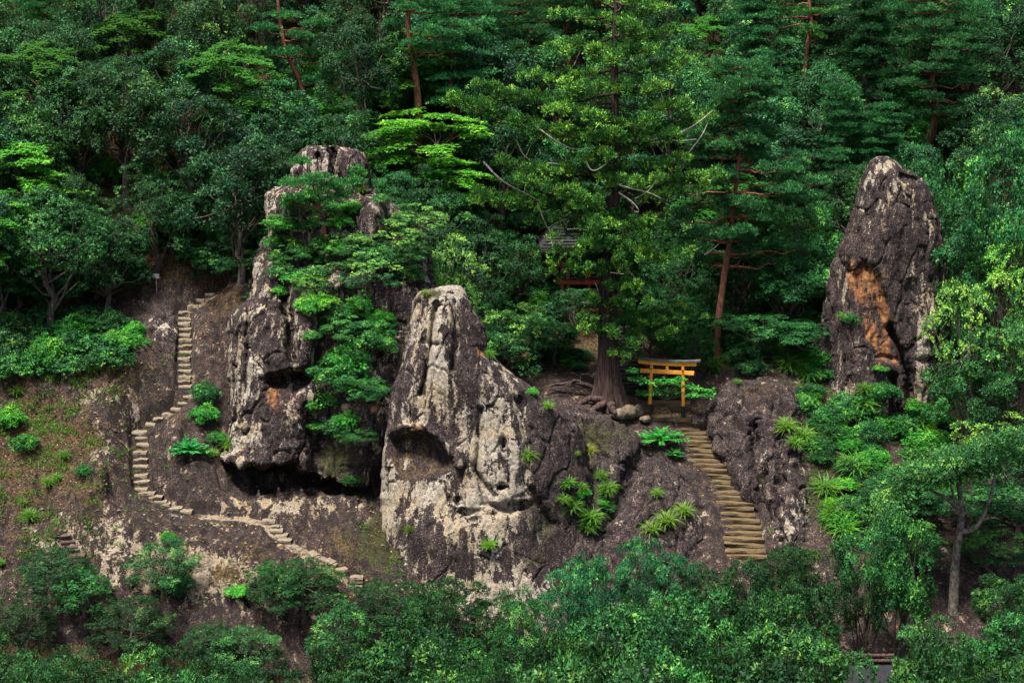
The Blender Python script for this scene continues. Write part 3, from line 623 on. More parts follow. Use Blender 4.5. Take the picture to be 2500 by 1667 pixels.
# ------------------------------------------------------------------ leaf machinery
def unit(a): return a/(np.linalg.norm(a, axis=-1)[..., None]+1e-9)
def rdir(rng, n): return unit(rng.normal(size=(n, 3)))
def leaves(C, D, N, L, W, fold=.15):
    """rhombic leaf per row: base C, direction D, rough normal N, length L, width W"""
    n = len(C); D = unit(D); Wd = unit(np.cross(D, N)); Nn = np.cross(Wd, D)
    L = np.broadcast_to(L, (n,))[:, None]; W = np.broadcast_to(W, (n,))[:, None]
    mid = C+D*L*.45
    V = np.stack([C, mid+Wd*W*.5+Nn*W*fold, C+D*L, mid-Wd*W*.5+Nn*W*fold], 1).reshape(-1, 3)
    return V, np.arange(n*4).reshape(n, 4)
class Crown:
    def __init__(s, seed): s.rng = np.random.RandomState(seed); s.C = []; s.D = []; s.N = []; s.L = []; s.W = []; s.k = []
    def add(s, C, D, N, L, W, clump):
        n = len(C); s.C.append(C); s.D.append(D); s.N.append(N); s.L.append(np.broadcast_to(L, (n,))*s.rng.uniform(.7, 1.25, n)); s.W.append(np.broadcast_to(W, (n,))*s.rng.uniform(.75, 1.2, n)); s.k.append(np.broadcast_to(clump, (n,)))
    def lobe(s, c, r, n_t, per, L, W, up=.5, flat=.8, out=None, spread=.9, tip=0):
        """leafy lobe: tufts over an uneven ball shell, rosette of leaves at each tuft"""
        rng = s.rng; d = rdir(rng, n_t)
        if out is not None: d = unit(d+out*.7)
        d = unit(d+np.array([0, 0, .25]))
        bump = 1+.28*fbm(d*2.2+c*1.7, 2)
        rr = r*bump*rng.uniform(.72, 1.05, n_t)
        T = c+d*rr[:, None]*np.array([1, 1, flat]); ax = unit(d*(1-.6*up)+np.array([0, 0, .6*up]))
        base = rng.uniform(.05, .70); cl = np.clip(base+rng.normal(0, .16, n_t)+tip*rng.uniform(0, 1, n_t), 0, 1)
        C = np.repeat(T, per, 0); A = np.repeat(ax, per, 0); n = len(C)
        if spread <= .7: D = unit(A+spread*rdir(rng, n))
        else: D = unit(np.cross(A, rdir(rng, n))+.45*A+.35*rdir(rng, n)*spread)
        s.add(C+rng.normal(0, L*.42, (n, 3)), D, unit(A+.38*rdir(rng, n)), L, W, np.repeat(cl, per))
    def pad(s, c, rx, ry, rz, ang, n_t, per, L, W, mode, tip=0, tilt=(0, 0)):
        """flat layer of foliage (pine cloud or maple spray)"""
        rng = s.rng; a = rng.uniform(0, 2*math.pi, n_t); q = np.sqrt(rng.uniform(0, 1, n_t)); wob = 1+.3*np.sin(a*3+rng.uniform(0, 6))+.18*np.sin(a*7+rng.uniform(0, 6))
        x = rx*q*np.cos(a)*wob; y = ry*q*np.sin(a)*wob
        z = rz*(1-q**2)*rng.uniform(.2, 1, n_t)-.22*rz*q**3+x*tilt[0]+y*tilt[1]+.05*rng.normal(size=n_t)
        ca, sa = math.cos(ang), math.sin(ang); T = c+np.stack([x*ca-y*sa, x*sa+y*ca, z], -1)
        base = rng.uniform(.2, .65); cl = np.clip(base+rng.normal(0, .15, n_t)+tip*rng.uniform(0, 1, n_t), 0, 1)
        C = np.repeat(T, per, 0); n = len(C); o_ = np.stack([x*ca-y*sa, x*sa+y*ca, 0*x], -1); o_ = np.repeat(unit(o_), per, 0)
        if mode == 'needle':
            D = unit(np.array([0, 0, .75])+o_*.35+.75*rdir(rng, n)); N = rdir(rng, n)
        else:
            D = unit(o_*.6+rdir(rng, n)*np.array([1, 1, .3])+np.array([0, 0, -.12])); N = unit(np.array([0, -.15, 1])+.33*rdir(rng, n))
        s.add(C+rng.normal(0, L*.3, (n, 3))*np.array([1, 1, .4]), D, N, L, W, np.repeat(cl, per))
    def mesh(s, name, mat):
        V, F = leaves(np.concatenate(s.C), np.concatenate(s.D), np.concatenate(s.N), np.concatenate(s.L), np.concatenate(s.W))
        n = len(F); return mesh_quads(name, V, F, [mat], False, None, dict(rnd=s.rng.uniform(0, 1, n), clump=np.concatenate(s.k)))
def curve(a, b, sag, rng, n=6, j=.06):
    t = np.linspace(0, 1, n)[:, None]; L = np.linalg.norm(np.asarray(b)-a)
    p = np.asarray(a)*(1-t)+np.asarray(b)*t; p = p+np.array([0, 0, 1])*sag*L*np.sin(t*math.pi); p[1:-1] += rng.normal(0, j*L*.5, (n-2, 3)); return p
def wood(parts, name, mat): V, F = merge(parts); return mesh_quads(name, V, F, [mat], True)

def mk_broad(seed, H, Rc, leafL=.15, leafW=.065, lobes=34, tufts=44, per=9, mat='broad', bark='bark', low=.35, up=.5, tip=.12, fr=(.55, 1.02), rl=(.17, .36), flat=.6):
    cr = Crown(seed); rng = cr.rng; parts = []
    cz = H*(low+1)/2; rz = H*(1-low)/2
    tr = curve((0, 0, -.8), (rng.normal(0, .15*Rc), rng.normal(0, .1*Rc), H*.8), 0, rng, 8, .05); parts.append(tube(tr, np.linspace(.055*H*.5+.06, .03, 8), 7))
    g = (1+5**.5)/2
    for k in range(lobes):
        t = (k+.5)/lobes; z = 1-1.55*t; a = 2*math.pi*k/g+rng.normal(0, .35); q = math.sqrt(max(0, 1-z*z))
        d = np.array([q*math.cos(a), q*math.sin(a), z]); f = rng.uniform(*fr); c = np.array([0, 0, cz])+d*f*np.array([Rc, Rc, rz])
        r = Rc*rng.uniform(*rl); cr.lobe(c, r, int(tufts*(r/(.31*Rc))**2), per, leafL, leafW, up, flat, d, tip=tip if z > 0 else 0)  # bright tips go to upper lobes only, painting top light into the crown
        if k % 2 == 0:
            s0 = tr[2+int(4*rng.uniform(0, 1))]; parts.append(tube(curve(s0, c, -.06, rng, 5), np.linspace(.05*Rc*.6, .012, 5), 5))
    for k in range(6):
        c = np.array([0, 0, cz])+rdir(rng, 1)[0]*.45*np.array([Rc, Rc, rz]); cr.lobe(c, Rc*.3, 22, per, leafL, leafW, up)
    return wood(parts, 'trunk', M[bark]), cr.mesh('crown', M[mat])
def mk_maple(seed, H, Rc, pads=34, mat='maple', leafL=.17, leafW=.12, low=.3, n_t=110):
    cr = Crown(seed); rng = cr.rng; parts = []
    tr = curve((0, 0, -.8), (rng.normal(0, .12*Rc), 0, H*.85), 0, rng, 8, .07); parts.append(tube(tr, np.linspace(.12, .03, 8), 7))
    for k in range(pads):
        t = (k+.5)/pads; z = H*(low+(1-low)*(1-t)); env = Rc*(.35+.75*math.sin(math.pi*min(1, .15+.8*t)))
        a = k*2.4+rng.normal(0, .3); rr = env*rng.uniform(.35, .95); c = np.array([rr*math.cos(a), rr*math.sin(a), z+rng.normal(0, .15)])
        pr_ = Rc*rng.uniform(.28, .46); cr.pad(c, pr_, pr_*rng.uniform(.6, .9), .18, a, int(n_t*(pr_/(.37*Rc))**2), 5, leafL, leafW, 'flat', tip=.35*(t < .5), tilt=(rng.uniform(-.45, .05), rng.uniform(-.2, .2)))  # upper pads get the bright tips, light from above put in as colour
        s0 = tr[max(1, min(6, int(z/H*8)-1))]; parts.append(tube(curve(s0, c, .05, rng, 5), np.linspace(.045, .01, 5), 5))
    return wood(parts, 'trunk', M['bark']), cr.mesh('crown', M[mat])
def mk_pine(seed, H, Rc, layers=12, mat='pine', bark='pine_bark', lean=.06, low=.4, L=.17, W=.032, cone=0.0):
    cr = Crown(seed); rng = cr.rng; parts = []
    tr = curve((0, 0, -.8), (lean*H, rng.normal(0, .03*H), H), 0, rng, 12, .025); parts.append(tube(tr, np.linspace(.022*H, .03, 12), 8))
    for k in range(layers):
        t = (k+.5)/layers; z = H*(low+(.98-low)*t); idx = min(10, int(z/H*11)); s0 = tr[idx]+(tr[idx+1]-tr[idx])*((z/H*11)-idx if z/H*11-idx < 1 else .5)
        env = Rc*(1-(.35+.55*cone)*t)*(.6+.4*min(1, t*4))
        for b in range(4):
            a = k*1.9+b*1.57+rng.normal(0, .35); rr = env*rng.uniform(.5, 1.0); e = s0+np.array([rr*math.cos(a), rr*math.sin(a), rr*rng.uniform(-.02, .2)])
            parts.append(tube(curve(s0, e, -.06, rng, 5, .08), np.linspace(.05*(1-t)+.03, .012, 5), 5))
            for q in range(3):
                c = s0+(e-s0)*(.55+.25*q)+rng.normal(0, .12*Rc, 3)*np.array([1, 1, .25])
                pr_ = Rc*rng.uniform(.17, .30); cr.pad(c, pr_*1.15, pr_*.8, .26*pr_+.08, a, int(46*(pr_/(.24*Rc))), 9, L, W, 'needle', tip=.15)
    return wood(parts, 'trunk', M[bark]), cr.mesh('crown', M[mat])
def mk_plume(seed, H, Rc, mat='cedar', low=.12, L=.15, W=.05, n=90):
    """young cedar: cone of upward plumes"""
    cr = Crown(seed); rng = cr.rng; parts = []
    tr = curve((0, 0, -.8), (0, 0, H), 0, rng, 8, .01); parts.append(tube(tr, np.linspace(.02*H, .02, 8), 7))
    for k in range(n):
        t = (k+.5)/n; z = H*(low+(1.0-low)*t); env = Rc*(1-t)**.75+.12*Rc; a = k*2.4+rng.normal(0, .4); rr = env*rng.uniform(.45, 1.0)
        c = np.array([rr*math.cos(a), rr*math.sin(a), z]); r = Rc*rng.uniform(.14, .25)
        cr.lobe(c, r, 26, 9, L, W, .55, 1.15, np.array([math.cos(a), math.sin(a), .3]), .7, tip=.15)
        if k % 3 == 0: parts.append(tube(curve(np.array([0, 0, z-.25]), c, -.08, rng, 4), np.linspace(.035, .01, 4), 4))
    return wood(parts, 'trunk', M['cedar_bark']), cr.mesh('crown', M[mat])
def mk_shrub(seed, R_, H, L=.11, W=.05, lobes=12, mat='broad', up=.45, tip=.25, tufts=34):
    cr = Crown(seed); rng = cr.rng; parts = []
    for k in range(lobes):
        a = k*2.4; q = math.sqrt((k+.5)/lobes); c = np.array([R_*.7*q*math.cos(a), R_*.7*q*math.sin(a), H*(.72-.38*q*q)+rng.normal(0, .06*H)]); r = R_*rng.uniform(.26, .42)
        cr.lobe(c, r, tufts, 8, L, W, up, .75, None, tip=tip); parts.append(tube(curve((0, 0, -.25), c, .03, rng, 4), np.linspace(.03, .008, 4), 4))
    return wood(parts, 'stem', M['bark']), cr.mesh('foliage', M[mat])
def mk_tuft(seed, n=110, L=.8, W=.022, droop=1.1, spread=.5):
    rng = np.random.RandomState(seed); V = []; F = []; k = 5
    for b in range(n):
        a = rng.uniform(0, 6.28); q = abs(rng.normal(0, spread))+.08; l = L*rng.uniform(.55, 1.1); o = np.array([rng.normal(0, .10*L), rng.normal(0, .07*L), -.04])
        dr = np.array([math.cos(a)*q, math.sin(a)*q, 1.0]); dr /= np.linalg.norm(dr); side = np.array([-math.sin(a), math.cos(a), 0])
        p = o.copy(); s0 = len(V); d = dr.copy()
        for i_ in range(k):
            w_ = W*(1-.85*(i_/(k-1))**1.5); V.append(p-side*w_); V.append(p+side*w_)
            p = p+d*l/(k-1); d = d+np.array([math.cos(a)*.18, math.sin(a)*.18, -droop*.30*(i_+1)*.6]); d /= np.linalg.norm(d)
            if i_: F.append((s0+2*i_-2, s0+2*i_-1, s0+2*i_+1, s0+2*i_))
    V = np.array(V); F = np.array(F); n_ = len(F); bl = np.repeat(rng.uniform(0, 1, n), k-1)
    return mesh_quads('blades', V, F, [M['grass']], False, None, dict(rnd=bl, clump=np.clip(bl*.5+rng.uniform(0, .45, n_), 0, 1)))

# ------------------------------------------------------------------ species library (meshes shared by the copies)
LIB = {}
LIB['oak'] = [mk_broad(100+k, 8, 2.7, .13, .06, (30, 40, 24, 34)[k], (84, 66, 108, 76)[k], 9, low=(.2, .3, .12, .25)[k], up=.3, tip=.1, fr=(.62, .9), rl=(.2, .37), flat=.8) for k in range(4)]
LIB['laurel'] = [mk_broad(120+k, 7, 2.4, .18, .08, 30, 60, 8, low=.22, up=.4, fr=(.6, .95), rl=(.2, .36), flat=.7) for k in range(3)]
LIB['maple'] = [mk_maple(140+k, 7, 2.6) for k in range(3)]
LIB['pine'] = [mk_pine(160+k, 12, 3.0, lean=(-.05, .06, .02)[k]) for k in range(3)]
LIB['fir'] = [mk_pine(180+k, 12, 2.7, 15, 'pine', 'bark', .0, .22, .15, .035, .8) for k in range(2)]
LIB['plume'] = [mk_plume(200+k, 10, 2.1) for k in range(2)]
LIB['front'] = [mk_broad(220+k, 8, 2.6, .14, .07, (34, 46, 28, 40)[k], (70, 50, 90, 60)[k], 9, up=.4, tip=.14) for k in range(4)]
LIB['bushy'] = [mk_broad(230+k, 7, 2.6, .15, .065, 44, 46, 9, low=.02, up=.5, tip=.2) for k in range(3)]
LIB['pale'] = [mk_broad(234+k, 7, 2.6, .13, .06, 40, 46, 9, low=.02, up=.55, tip=.75) for k in range(2)]  # strong bright tips paint a sunlit look into these crowns
LIB['shrub'] = [mk_shrub(240+k, .8, 1.1, .085, .035, 16) for k in range(3)]
LIB['mshrub'] = [mk_shrub(250+k, .8, 1.0, .095, .055, 17, 'maple', .6, .35, 26) for k in range(3)]
LIB['tuft'] = [mk_tuft(260+k) for k in range(3)]
REF = {'oak': (8, 2.7), 'laurel': (7, 2.4), 'maple': (7, 2.6), 'pine': (12, 3.0), 'fir': (12, 2.7), 'plume': (10, 2.1), 'front': (8, 2.6), 'bushy': (7, 2.6), 'pale': (7, 2.6)}
RN = random.Random(11)
def tree(sp, loc, H, Rc, label, group, tint=(1, 1, 1), name=None, var=None, rz=None, cat='tree'):
    tm, cm = LIB[sp][(var if var is not None else RN.randrange(99)) % len(LIB[sp])]; h, r = REF[sp]
    o = empty(name or {'oak': 'evergreen_tree', 'laurel': 'laurel_tree', 'maple': 'maple_tree', 'pine': 'red_pine', 'fir': 'fir_tree', 'plume': 'young_cedar', 'front': 'evergreen_tree', 'bushy': 'evergreen_tree', 'pale': 'evergreen_tree'}[sp], loc, RN.uniform(0, 6.28) if rz is None else rz)
    o.scale = (Rc/r, Rc/r, H/h); tag(o, label, cat, group)
    obj('trunk', tm, o); c = obj('crown', cm, o); c.color = tuple(tint)+(1,); return o
def top_y(u, v, H, y0=8., y1=48.):
    """depth at which a tree of height H on the ground has its top in pixel (u, v)"""
    ys = np.arange(y0, y1, .25); p = P(np.full(ys.shape, u), np.full(ys.shape, v), ys); d = p[:, 2]-H-hground(p[:, 0], ys)
    s = np.where(np.diff(np.sign(d)) != 0)[0]
    return float(ys[s[0]]) if len(s) else float(ys[np.argmin(np.abs(d))])
def tree_at(sp, u, v, H, Rc, label, group=None, tint=(1, 1, 1), y0=8., **k):
    y = top_y(u, v, H, y0); p = P(u, v, y); return tree(sp, (p[0], y, hz(p[0], y)-.05), H, Rc, label, group, tint, **k)

# ------------------------------------------------------------------ orange gate
def torii(u, v, y, yaw):
    base = P(u, v, y); g = empty('torii_gate', base, yaw); tag(g, 'weathered orange torii gate with black roof beam at the stair head', 'gate')
    H = 2.55; half = .85
    for s in (-1, 1):
        V, F = tube([(s*half, 0, .30), (s*(half-.02), 0, 1.2), (s*(half-.06), 0, H-.1)], [.09, .086, .08], 14)
        po = obj('post', mesh_quads('post', V, F, [M['orange']], True), g)
        V, F = tube([(s*(half+.005), 0, -.35), (s*(half+.005), 0, .32)], [.112, .108], 14); V2, F2 = tube([(s*(half+.005), 0, .32), (s*(half+.005), 0, .322)], [.108, .02], 14)
        obj('post_sleeve', mesh_quads('post_sleeve', *merge([(V, F), (V2, F2)]), [M['black']], True), po)
        obj('wedge', bevel_box('wedge', (s*(half-.05), -.0, 2.15), (.09, .34, .05), .01, M['black'], .005, 3), g)
    obj('tie_beam', bevel_box('tie_beam', (0, 0, 2.03), (2.74, .13, .19), .012, M['orange'], .006, 1), g)
    obj('strut', bevel_box('strut', (0, 0, 2.24), (.15, .10, .22), .008, M['orange']), g)
    def beam(name, w, d, z0, z1, lift, mat, flare=0):
        xs = np.linspace(-w/2, w/2, 17); V = []
        for x in xs:
            l = lift*abs(x/(w/2))**2.2; e = x*(1+flare*.02)
            for yy, zz in ((-d/2, z0), (d/2, z0), (d/2, z1), (0, z1+.03*(flare > 0)), (-d/2, z1)): V.append((e, yy, zz+l))
        F = [[a*5+b, a*5+(b+1) % 5, a*5+5+(b+1) % 5, a*5+5+b] for a in range(16) for b in range(5)]
        F += [[0, 4, 3, 1], [3, 2, 1, 1][:3]+[3]] if False else []
        me = bpy.data.meshes.new(name); me.from_pydata([tuple(q) for q in V], [], F+[[4, 3, 2, 1, 0], [80, 81, 82, 83, 84]]); me.materials.append(mat); me.update(); return obj(name, me, g)
    beam('lintel', 2.95, .15, 2.36, 2.55, .06, M['orange']); beam('roof_beam', 3.28, .30, 2.553, 2.64, .09, M['cap'], 1)
    return g
torii(1627, 1003, 7.0, R(-14))

# ------------------------------------------------------------------ landing steps and boulders by the gate
def slab(u, v, y, w, d, h, mat, name, label, cat, seed, rz=0):
    p = P(u, v, y); o = obj(name, step_mesh(name, seed, M[mat]), None, p); o.scale = (w, d, h); o.rotation_euler = (0, 0, rz); tag(o, label, cat); return o
slab(1632, 1020, 6.5, 2.3, .75, .4, 'step', 'landing_step', 'wide worn stone slab at the stair head below the orange gate', 'step', 71, -.1)
slab(1632, 984, 7.75, 2.2, .7, .35, 'step', 'landing_step', 'broad stone slab just behind the orange gate posts', 'step', 72, -.1)
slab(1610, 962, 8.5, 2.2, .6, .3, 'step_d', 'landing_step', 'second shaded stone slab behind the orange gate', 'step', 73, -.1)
def stone(u, v, y, r, seed, label, mat='boulder', group=None):
    rng = np.random.RandomState(seed); th = np.linspace(0, 2*math.pi, 20, endpoint=False); ph = np.linspace(.05, math.pi-.05, 12)
    d = np.stack([np.sin(ph)[:, None]*np.cos(th)[None], np.sin(ph)[:, None]*np.sin(th)[None], np.cos(ph)[:, None]+0*th[None]], -1)
    rr = 1+.5*fbm(d*1.1+seed, 3)+.12*np.clip(cells(d*1.6+seed)[1], -1, 1); V = (d*rr[..., None]*np.array(r)).reshape(-1, 3); n = 20
    i_ = np.arange(11)[:, None]*n; j_ = np.arange(n)[None]; F = np.stack([i_+j_, i_+n+j_, i_+n+(j_+1) % n, i_+(j_+1) % n], -1).reshape(-1, 4)
    o = obj('stone', mesh_quads('stone', V, F, [M[mat]], True), None, P(u, v, y)); return tag(o, label, 'stone', group)
for k, (u, v, y, r) in enumerate([(1512, 1010, 6.0, (.45, .35, .28)), (1535, 1004, 6.3, (.5, .4, .34)), (1556, 1002, 6.5, (.35, .3, .3)), (1430, 990, 6.4, (.35, .3, .2)), (1575, 1022, 6.1, (.3, .3, .16))]):
    stone(u, v, y, r, 5+k, 'pale rough stone lying at the foot of the giant cedar', group='stones at the cedar foot')

# ------------------------------------------------------------------ giant cedar
CY = 6.9
base = P(1486, 985, CY); base[2] -= .1
gc = empty('giant_cedar', base); tag(gc, 'giant old cedar with fluted trunk and dead grey branches beside the orange gate', 'tree')
tp = [(1486, 1000), (1485, 950), (1484, 900), (1484, 850), (1484, 780), (1485, 700), (1488, 620), (1492, 540), (1497, 460), (1500, 380), (1499, 300), (1500, 200), (1501, 100), (1502, 0), (1503, -60)]
tpw = np.array([P(u, v, CY) for u, v in tp]); trad = [.80, .62, .47, .43, .44, .42, .39, .36, .33, .30, .24, .19, .14, .09, .03]
tt = np.linspace(0, 14, 70); tpd = np.stack([np.interp(tt, range(15), tpw[:, k]) for k in range(3)], -1); trd = np.interp(tt, range(15), trad)
def flute(t, th):
    f = (1-t)[:, None]**6
    return 1+(.05+.10*f)*np.sin(th*9+3*t[:, None]+1.3*np.sin(th*2))[...]+.05*np.sin(th*17+1)[None]+f*.34*np.clip(np.sin(th*2.5+.8), -.3, 1)[None]
V, F = tube(tpd-base, trd, 60, flute=flute)
obj('trunk', mesh_quads('trunk', V, F, [M['cedar_bark']], True), gc)
def pxline(pts, y): return np.array([P(p[0], p[1], y+(p[2] if len(p) > 2 else 0)) for p in pts])-base
def smooth_line(p, n=14):
    t = np.linspace(0, len(p)-1, n); q = np.stack([np.interp(t, range(len(p)), p[:, k]) for k in range(3)], -1)
    for _ in range(2): q[1:-1] = (q[:-2]+2*q[1:-1]+q[2:])/4
    return q
# roots reaching left from the trunk foot
for k, (pts, r) in enumerate([([(1470, 975, -.4), (1440, 972, -.6), (1415, 985, -.8), (1405, 996, -.9)], .2), ([(1475, 985, -.5), (1455, 995, -.9), (1440, 1003, -1.2)], .22), ([(1490, 980, -.6), (1495, 998, -1.0), (1503, 1010, -1.3)], .26), ([(1460, 950, .2), (1430, 938, .4), (1400, 932, .6), (1360, 938, .6), (1330, 945, .5)], .12), ([(1455, 945, .4), (1420, 945, .5), (1385, 938, .6), (1345, 940, .8)], .1), ([(1465, 930, .6), (1440, 915, .9), (1420, 912, 1.0), (1416, 930, .9)], .08), ([(1420, 935, .5), (1405, 925, .5), (1395, 934, .4), (1380, 944, .4), (1350, 948, .4)], .07)]):
    q = smooth_line(pxline(pts, CY)); q[:, 2] += .03*np.sin(np.arange(14)*1.7+k)
    obj('root', mesh_quads('root', *tube(q, np.linspace(r, r*.4, 14), 9), [M['cedar_bark']], True), gc)
# living branches: (row on trunk, tip u, tip v, depth offset)
rng = np.random.RandomState(4)
BR = [(40, 1400, 40, -.5), (45, 1600, 30, .2), (20, 1440, -20, -.8), (30, 1560, -20, -.6), (90, 1360, 120, -.8), (100, 1620, 80, -.6), (110, 1440, 130, -1.5), (120, 1570, 125, -1.4), (170, 1330, 190, -.6), (180, 1650, 150, 0), (200, 1420, 215, -1.6), (210, 1590, 220, -1.4),
      (230, 1290, 235, -.4), (250, 1230, 215, -1.0), (260, 1370, 270, -1.9), (250, 1640, 260, -.9), (290, 1460, 290, -2.2), (300, 1560, 300, -2.0), (330, 1230, 265, -.4), (340, 1190, 250, -.8), (330, 1300, 300, -1.2), (340, 1500, 330, -2.3), (350, 1620, 330, -1.3), (350, 1390, 320, -2.0), (320, 1680, 290, -.4),
      (400, 1340, 420, -1.4), (410, 1640, 395, -1.2), (420, 1270, 400, -.5), (430, 1490, 390, -2.1), (440, 1700, 430, -.4), (450, 1320, 450, -1.5), (460, 1580, 440, -1.6), (470, 1660, 470, -.9), (480, 1400, 470, -1.7), (470, 1250, 495, -.3), (500, 1240, 480, .2),
      (520, 1440, 500, -1.8), (530, 1550, 540, -1.6), (540, 1400, 520, -1.2), (560, 1460, 550, -1.9), (560, 1610, 560, -.8), (580, 1560, 580, -1.3), (600, 1440, 600, -1.6), (620, 1590, 610, -1.2), (640, 1380, 650, -.9), (650, 1640, 620, -.6), (660, 1540, 630, -1.6), (660, 1440, 655, -1.5), (670, 1350, 670, -.3), (690, 1530, 700, -1.4), (690, 1580, 700, -1.0), (710, 1560, 730, -1.3), (740, 1520, 740, -1.2),
      (790, 1445, 775, -.7), (800, 1480, 810, -1.2), (810, 1500, 820, -1.0), (795, 1425, 805, -.5), (770, 1660, 760, .6), (780, 1700, 770, .8), (760, 1620, 780, .2), (770, 1560, 770, .0), (800, 1640, 815, .1)]
BR += [(v_, 1500+rng.uniform(-70, 70), v_+rng.uniform(-5, 25), rng.uniform(-2.0, -1.0)) for v_ in list(range(5, 130, 40))+list(range(190, 420, 38))+list(range(480, 700, 60))]
BR += [(v_, 1500+rng.uniform(-90, 90), v_-15, rng.uniform(.8, 2.2)) for v_ in range(20, 700, 45)]
BR = [(a, 1500+(u-1500)*np.interp(v, [0, 120, 250, 480, 560, 700], [1.0, 1.15, 1.22, 1.2, 1.0, 1.0]), v, dy) for a, u, v, dy in BR]+[(555, 1345, 545, -.6), (560, 1370, 575, -1.0), (600, 1420, 600, -1.8), (610, 1360, 620, -.8), (590, 1490, 590, -1.8), (745, 1440, 735, -.9), (820, 1535, 835, -.9), (800, 1555, 800, -.4), (840, 1540, 870, -.3)]
cr = Crown(77); parts = []
for k, (vt, u, v, dy) in enumerate(BR):
    a = np.array([np.interp(vt, [t[1] for t in tp][::-1], tpw[::-1, c]) for c in range(3)])-base; e = P(u, v, CY+dy)-base
    q = curve(a, e, -.07, rng, 8, .05); parts.append(tube(q, np.linspace(.085, .02, 8), 6))
    L = np.linalg.norm(e-a); np_ = max(3, int(L*2.0))
    big = 1.0 if v < 640 else .8
    for t in np.linspace(.42 if L > 2 else .55, 1.05, np_):
        for s in range(3):
            if rng.uniform() < .30: continue
            c = a+(e-a)*t+np.array([0, 0, -.07*L*math.sin(math.pi*min(t, 1))+.08])+rng.normal(0, .30, 3)*np.array([1.3, 1.3, .28])
            r = big*rng.uniform(.22, .40); cr.lobe(c, r, 20, 10, .14, .045, .6, .8, np.array([0, -.2, .6]), .65, tip=.55)
obj('limbs', wood(parts, 'limbs', M['cedar_bark']), gc)
obj('crown', cr.mesh('crown', M['cedar']), gc).color = (1, 1, 1, 1)
DEAD = [([(1180, 395), (1215, 435), (1255, 460), (1290, 475), (1330, 500)], -.4, .05), ([(1262, 345), (1275, 375), (1300, 398)], -.6, .035), ([(1300, 403), (1345, 398), (1380, 405)], -.8, .045), ([(1280, 470), (1283, 450), (1278, 440)], -.5, .025), ([(1310, 310), (1350, 340), (1400, 368), (1450, 360)], -1.6, .035),
        ([(1570, 345), (1640, 335), (1700, 305), (1740, 270)], -.9, .05), ([(1600, 338), (1660, 345), (1700, 340)], -.9, .035), ([(1680, 375), (1715, 330), (1728, 300)], -.6, .035), ([(1432, 395), (1440, 415), (1455, 418), (1480, 400)], -1.9, .035), ([(1505, 450), (1545, 462), (1580, 468), (1615, 485)], -1.6, .045), ([(1510, 470), (1540, 490), (1555, 505), (1563, 520), (1548, 516)], -1.7, .045), ([(1550, 485), (1580, 470), (1600, 445)], -1.5, .025),
        ([(1312, 495), (1330, 545), (1350, 575), (1360, 600)], -.8, .04), ([(1340, 556), (1365, 540), (1390, 533)], -.8, .028), ([(1385, 560), (1420, 558), (1435, 562)], -1.2, .03), ([(1360, 590), (1385, 585), (1420, 575)], -1.0, .03), ([(1510, 582), (1535, 585), (1545, 572), (1535, 560)], -1.3, .03), ([(1452, 690), (1462, 708), (1460, 728), (1446, 740), (1420, 738)], -1.1, .022), ([(1490, 665), (1525, 670), (1535, 650)], -1.4, .022), ([(1720, 622), (1745, 605), (1755, 595)], .3, .03), ([(1700, 485), (1720, 455), (1745, 430)], .0, .03), ([(1535, 660), (1550, 680), (1570, 688)], -1.3, .02)]
for pts, dy, r in DEAD:
    q = smooth_line(pxline(pts, CY+dy), 12); obj('dead_branch', mesh_quads('dead_branch', *tube(q, np.linspace(r*1.15, r*.4, 12), 6), [M['dead']], True), gc)

# ------------------------------------------------------------------ shrine hall glimpsed behind the cedar
HY = 15.2; hb = P(1410, 765, HY); hb[2] = max(hz(hb[0], HY), hb[2]-.2)
hall = empty('shrine_hall', hb); tag(hall, 'red timber shrine hall with grey roof half hidden behind the giant cedar', 'building')
def lw(u, v, dy=0): return P(u, v, HY+dy)-hb
for u in (1372, 1386, 1437, 1500):
    a = lw(u, 775); e = lw(u, 640); e[0] = a[0]
    V, F = tube([a-np.array([0, 0, .4]), e], [.12, .12], 10); obj('pillar', mesh_quads('pillar', V, F, [M['redwood'] if u > 1400 else M['plank']], True), hall)
for (u0, u1, v0, v1, dy, mt, nm) in [(1360, 1520, 684, 694, -.16, 'redwood', 'beam'), (1360, 1520, 640, 652, -.16, 'redwood', 'beam'), (1404, 1520, 705, 709, .1, 'statue', 'sill'), (1365, 1520, 755, 766, -.14, 'redwood', 'floor_beam')]:
    a = lw(u0, v1, dy); b = lw(u1, v0, dy); obj(nm, bevel_box(nm, (a+b)/2, (abs(b[0]-a[0]), .16, abs(b[2]-a[2])), .01, M[mt]), hall)
a = lw(1405, 738, .3); b = lw(1520, 709, .3)
for k in range(3):
    z0 = a[2]+(b[2]-a[2])*k/3; obj('plank', bevel_box('plank', ((a[0]+b[0])/2, a[1]+.004*k, z0+(b[2]-a[2])/6), (b[0]-a[0], .05, (b[2]-a[2])/3-.012), .006, M['plank'], .004, k), hall)
a = lw(1380, 700, .5); b = lw(1520, 640, .5); obj('lattice_wall', bevel_box('lattice_wall', ((a[0]+b[0])/2, a[1]+.3, (a[2]+b[2])/2), (b[0]-a[0], .06, b[2]-a[2]), 0, M['black']), hall)
e0 = lw(1318, 610, -1.3); e1 = lw(1560, 610, -1.3); r0 = lw(1370, 535, 1.6); r1 = lw(1510, 535, 1.6); bk0 = e0+np.array([0, 6, 0]); bk1 = e1+np.array([0, 6, 0])
V = np.array([e0, e1, r1, r0, bk0, bk1]); V = np.vstack([V, V-np.array([0, 0, .16])])
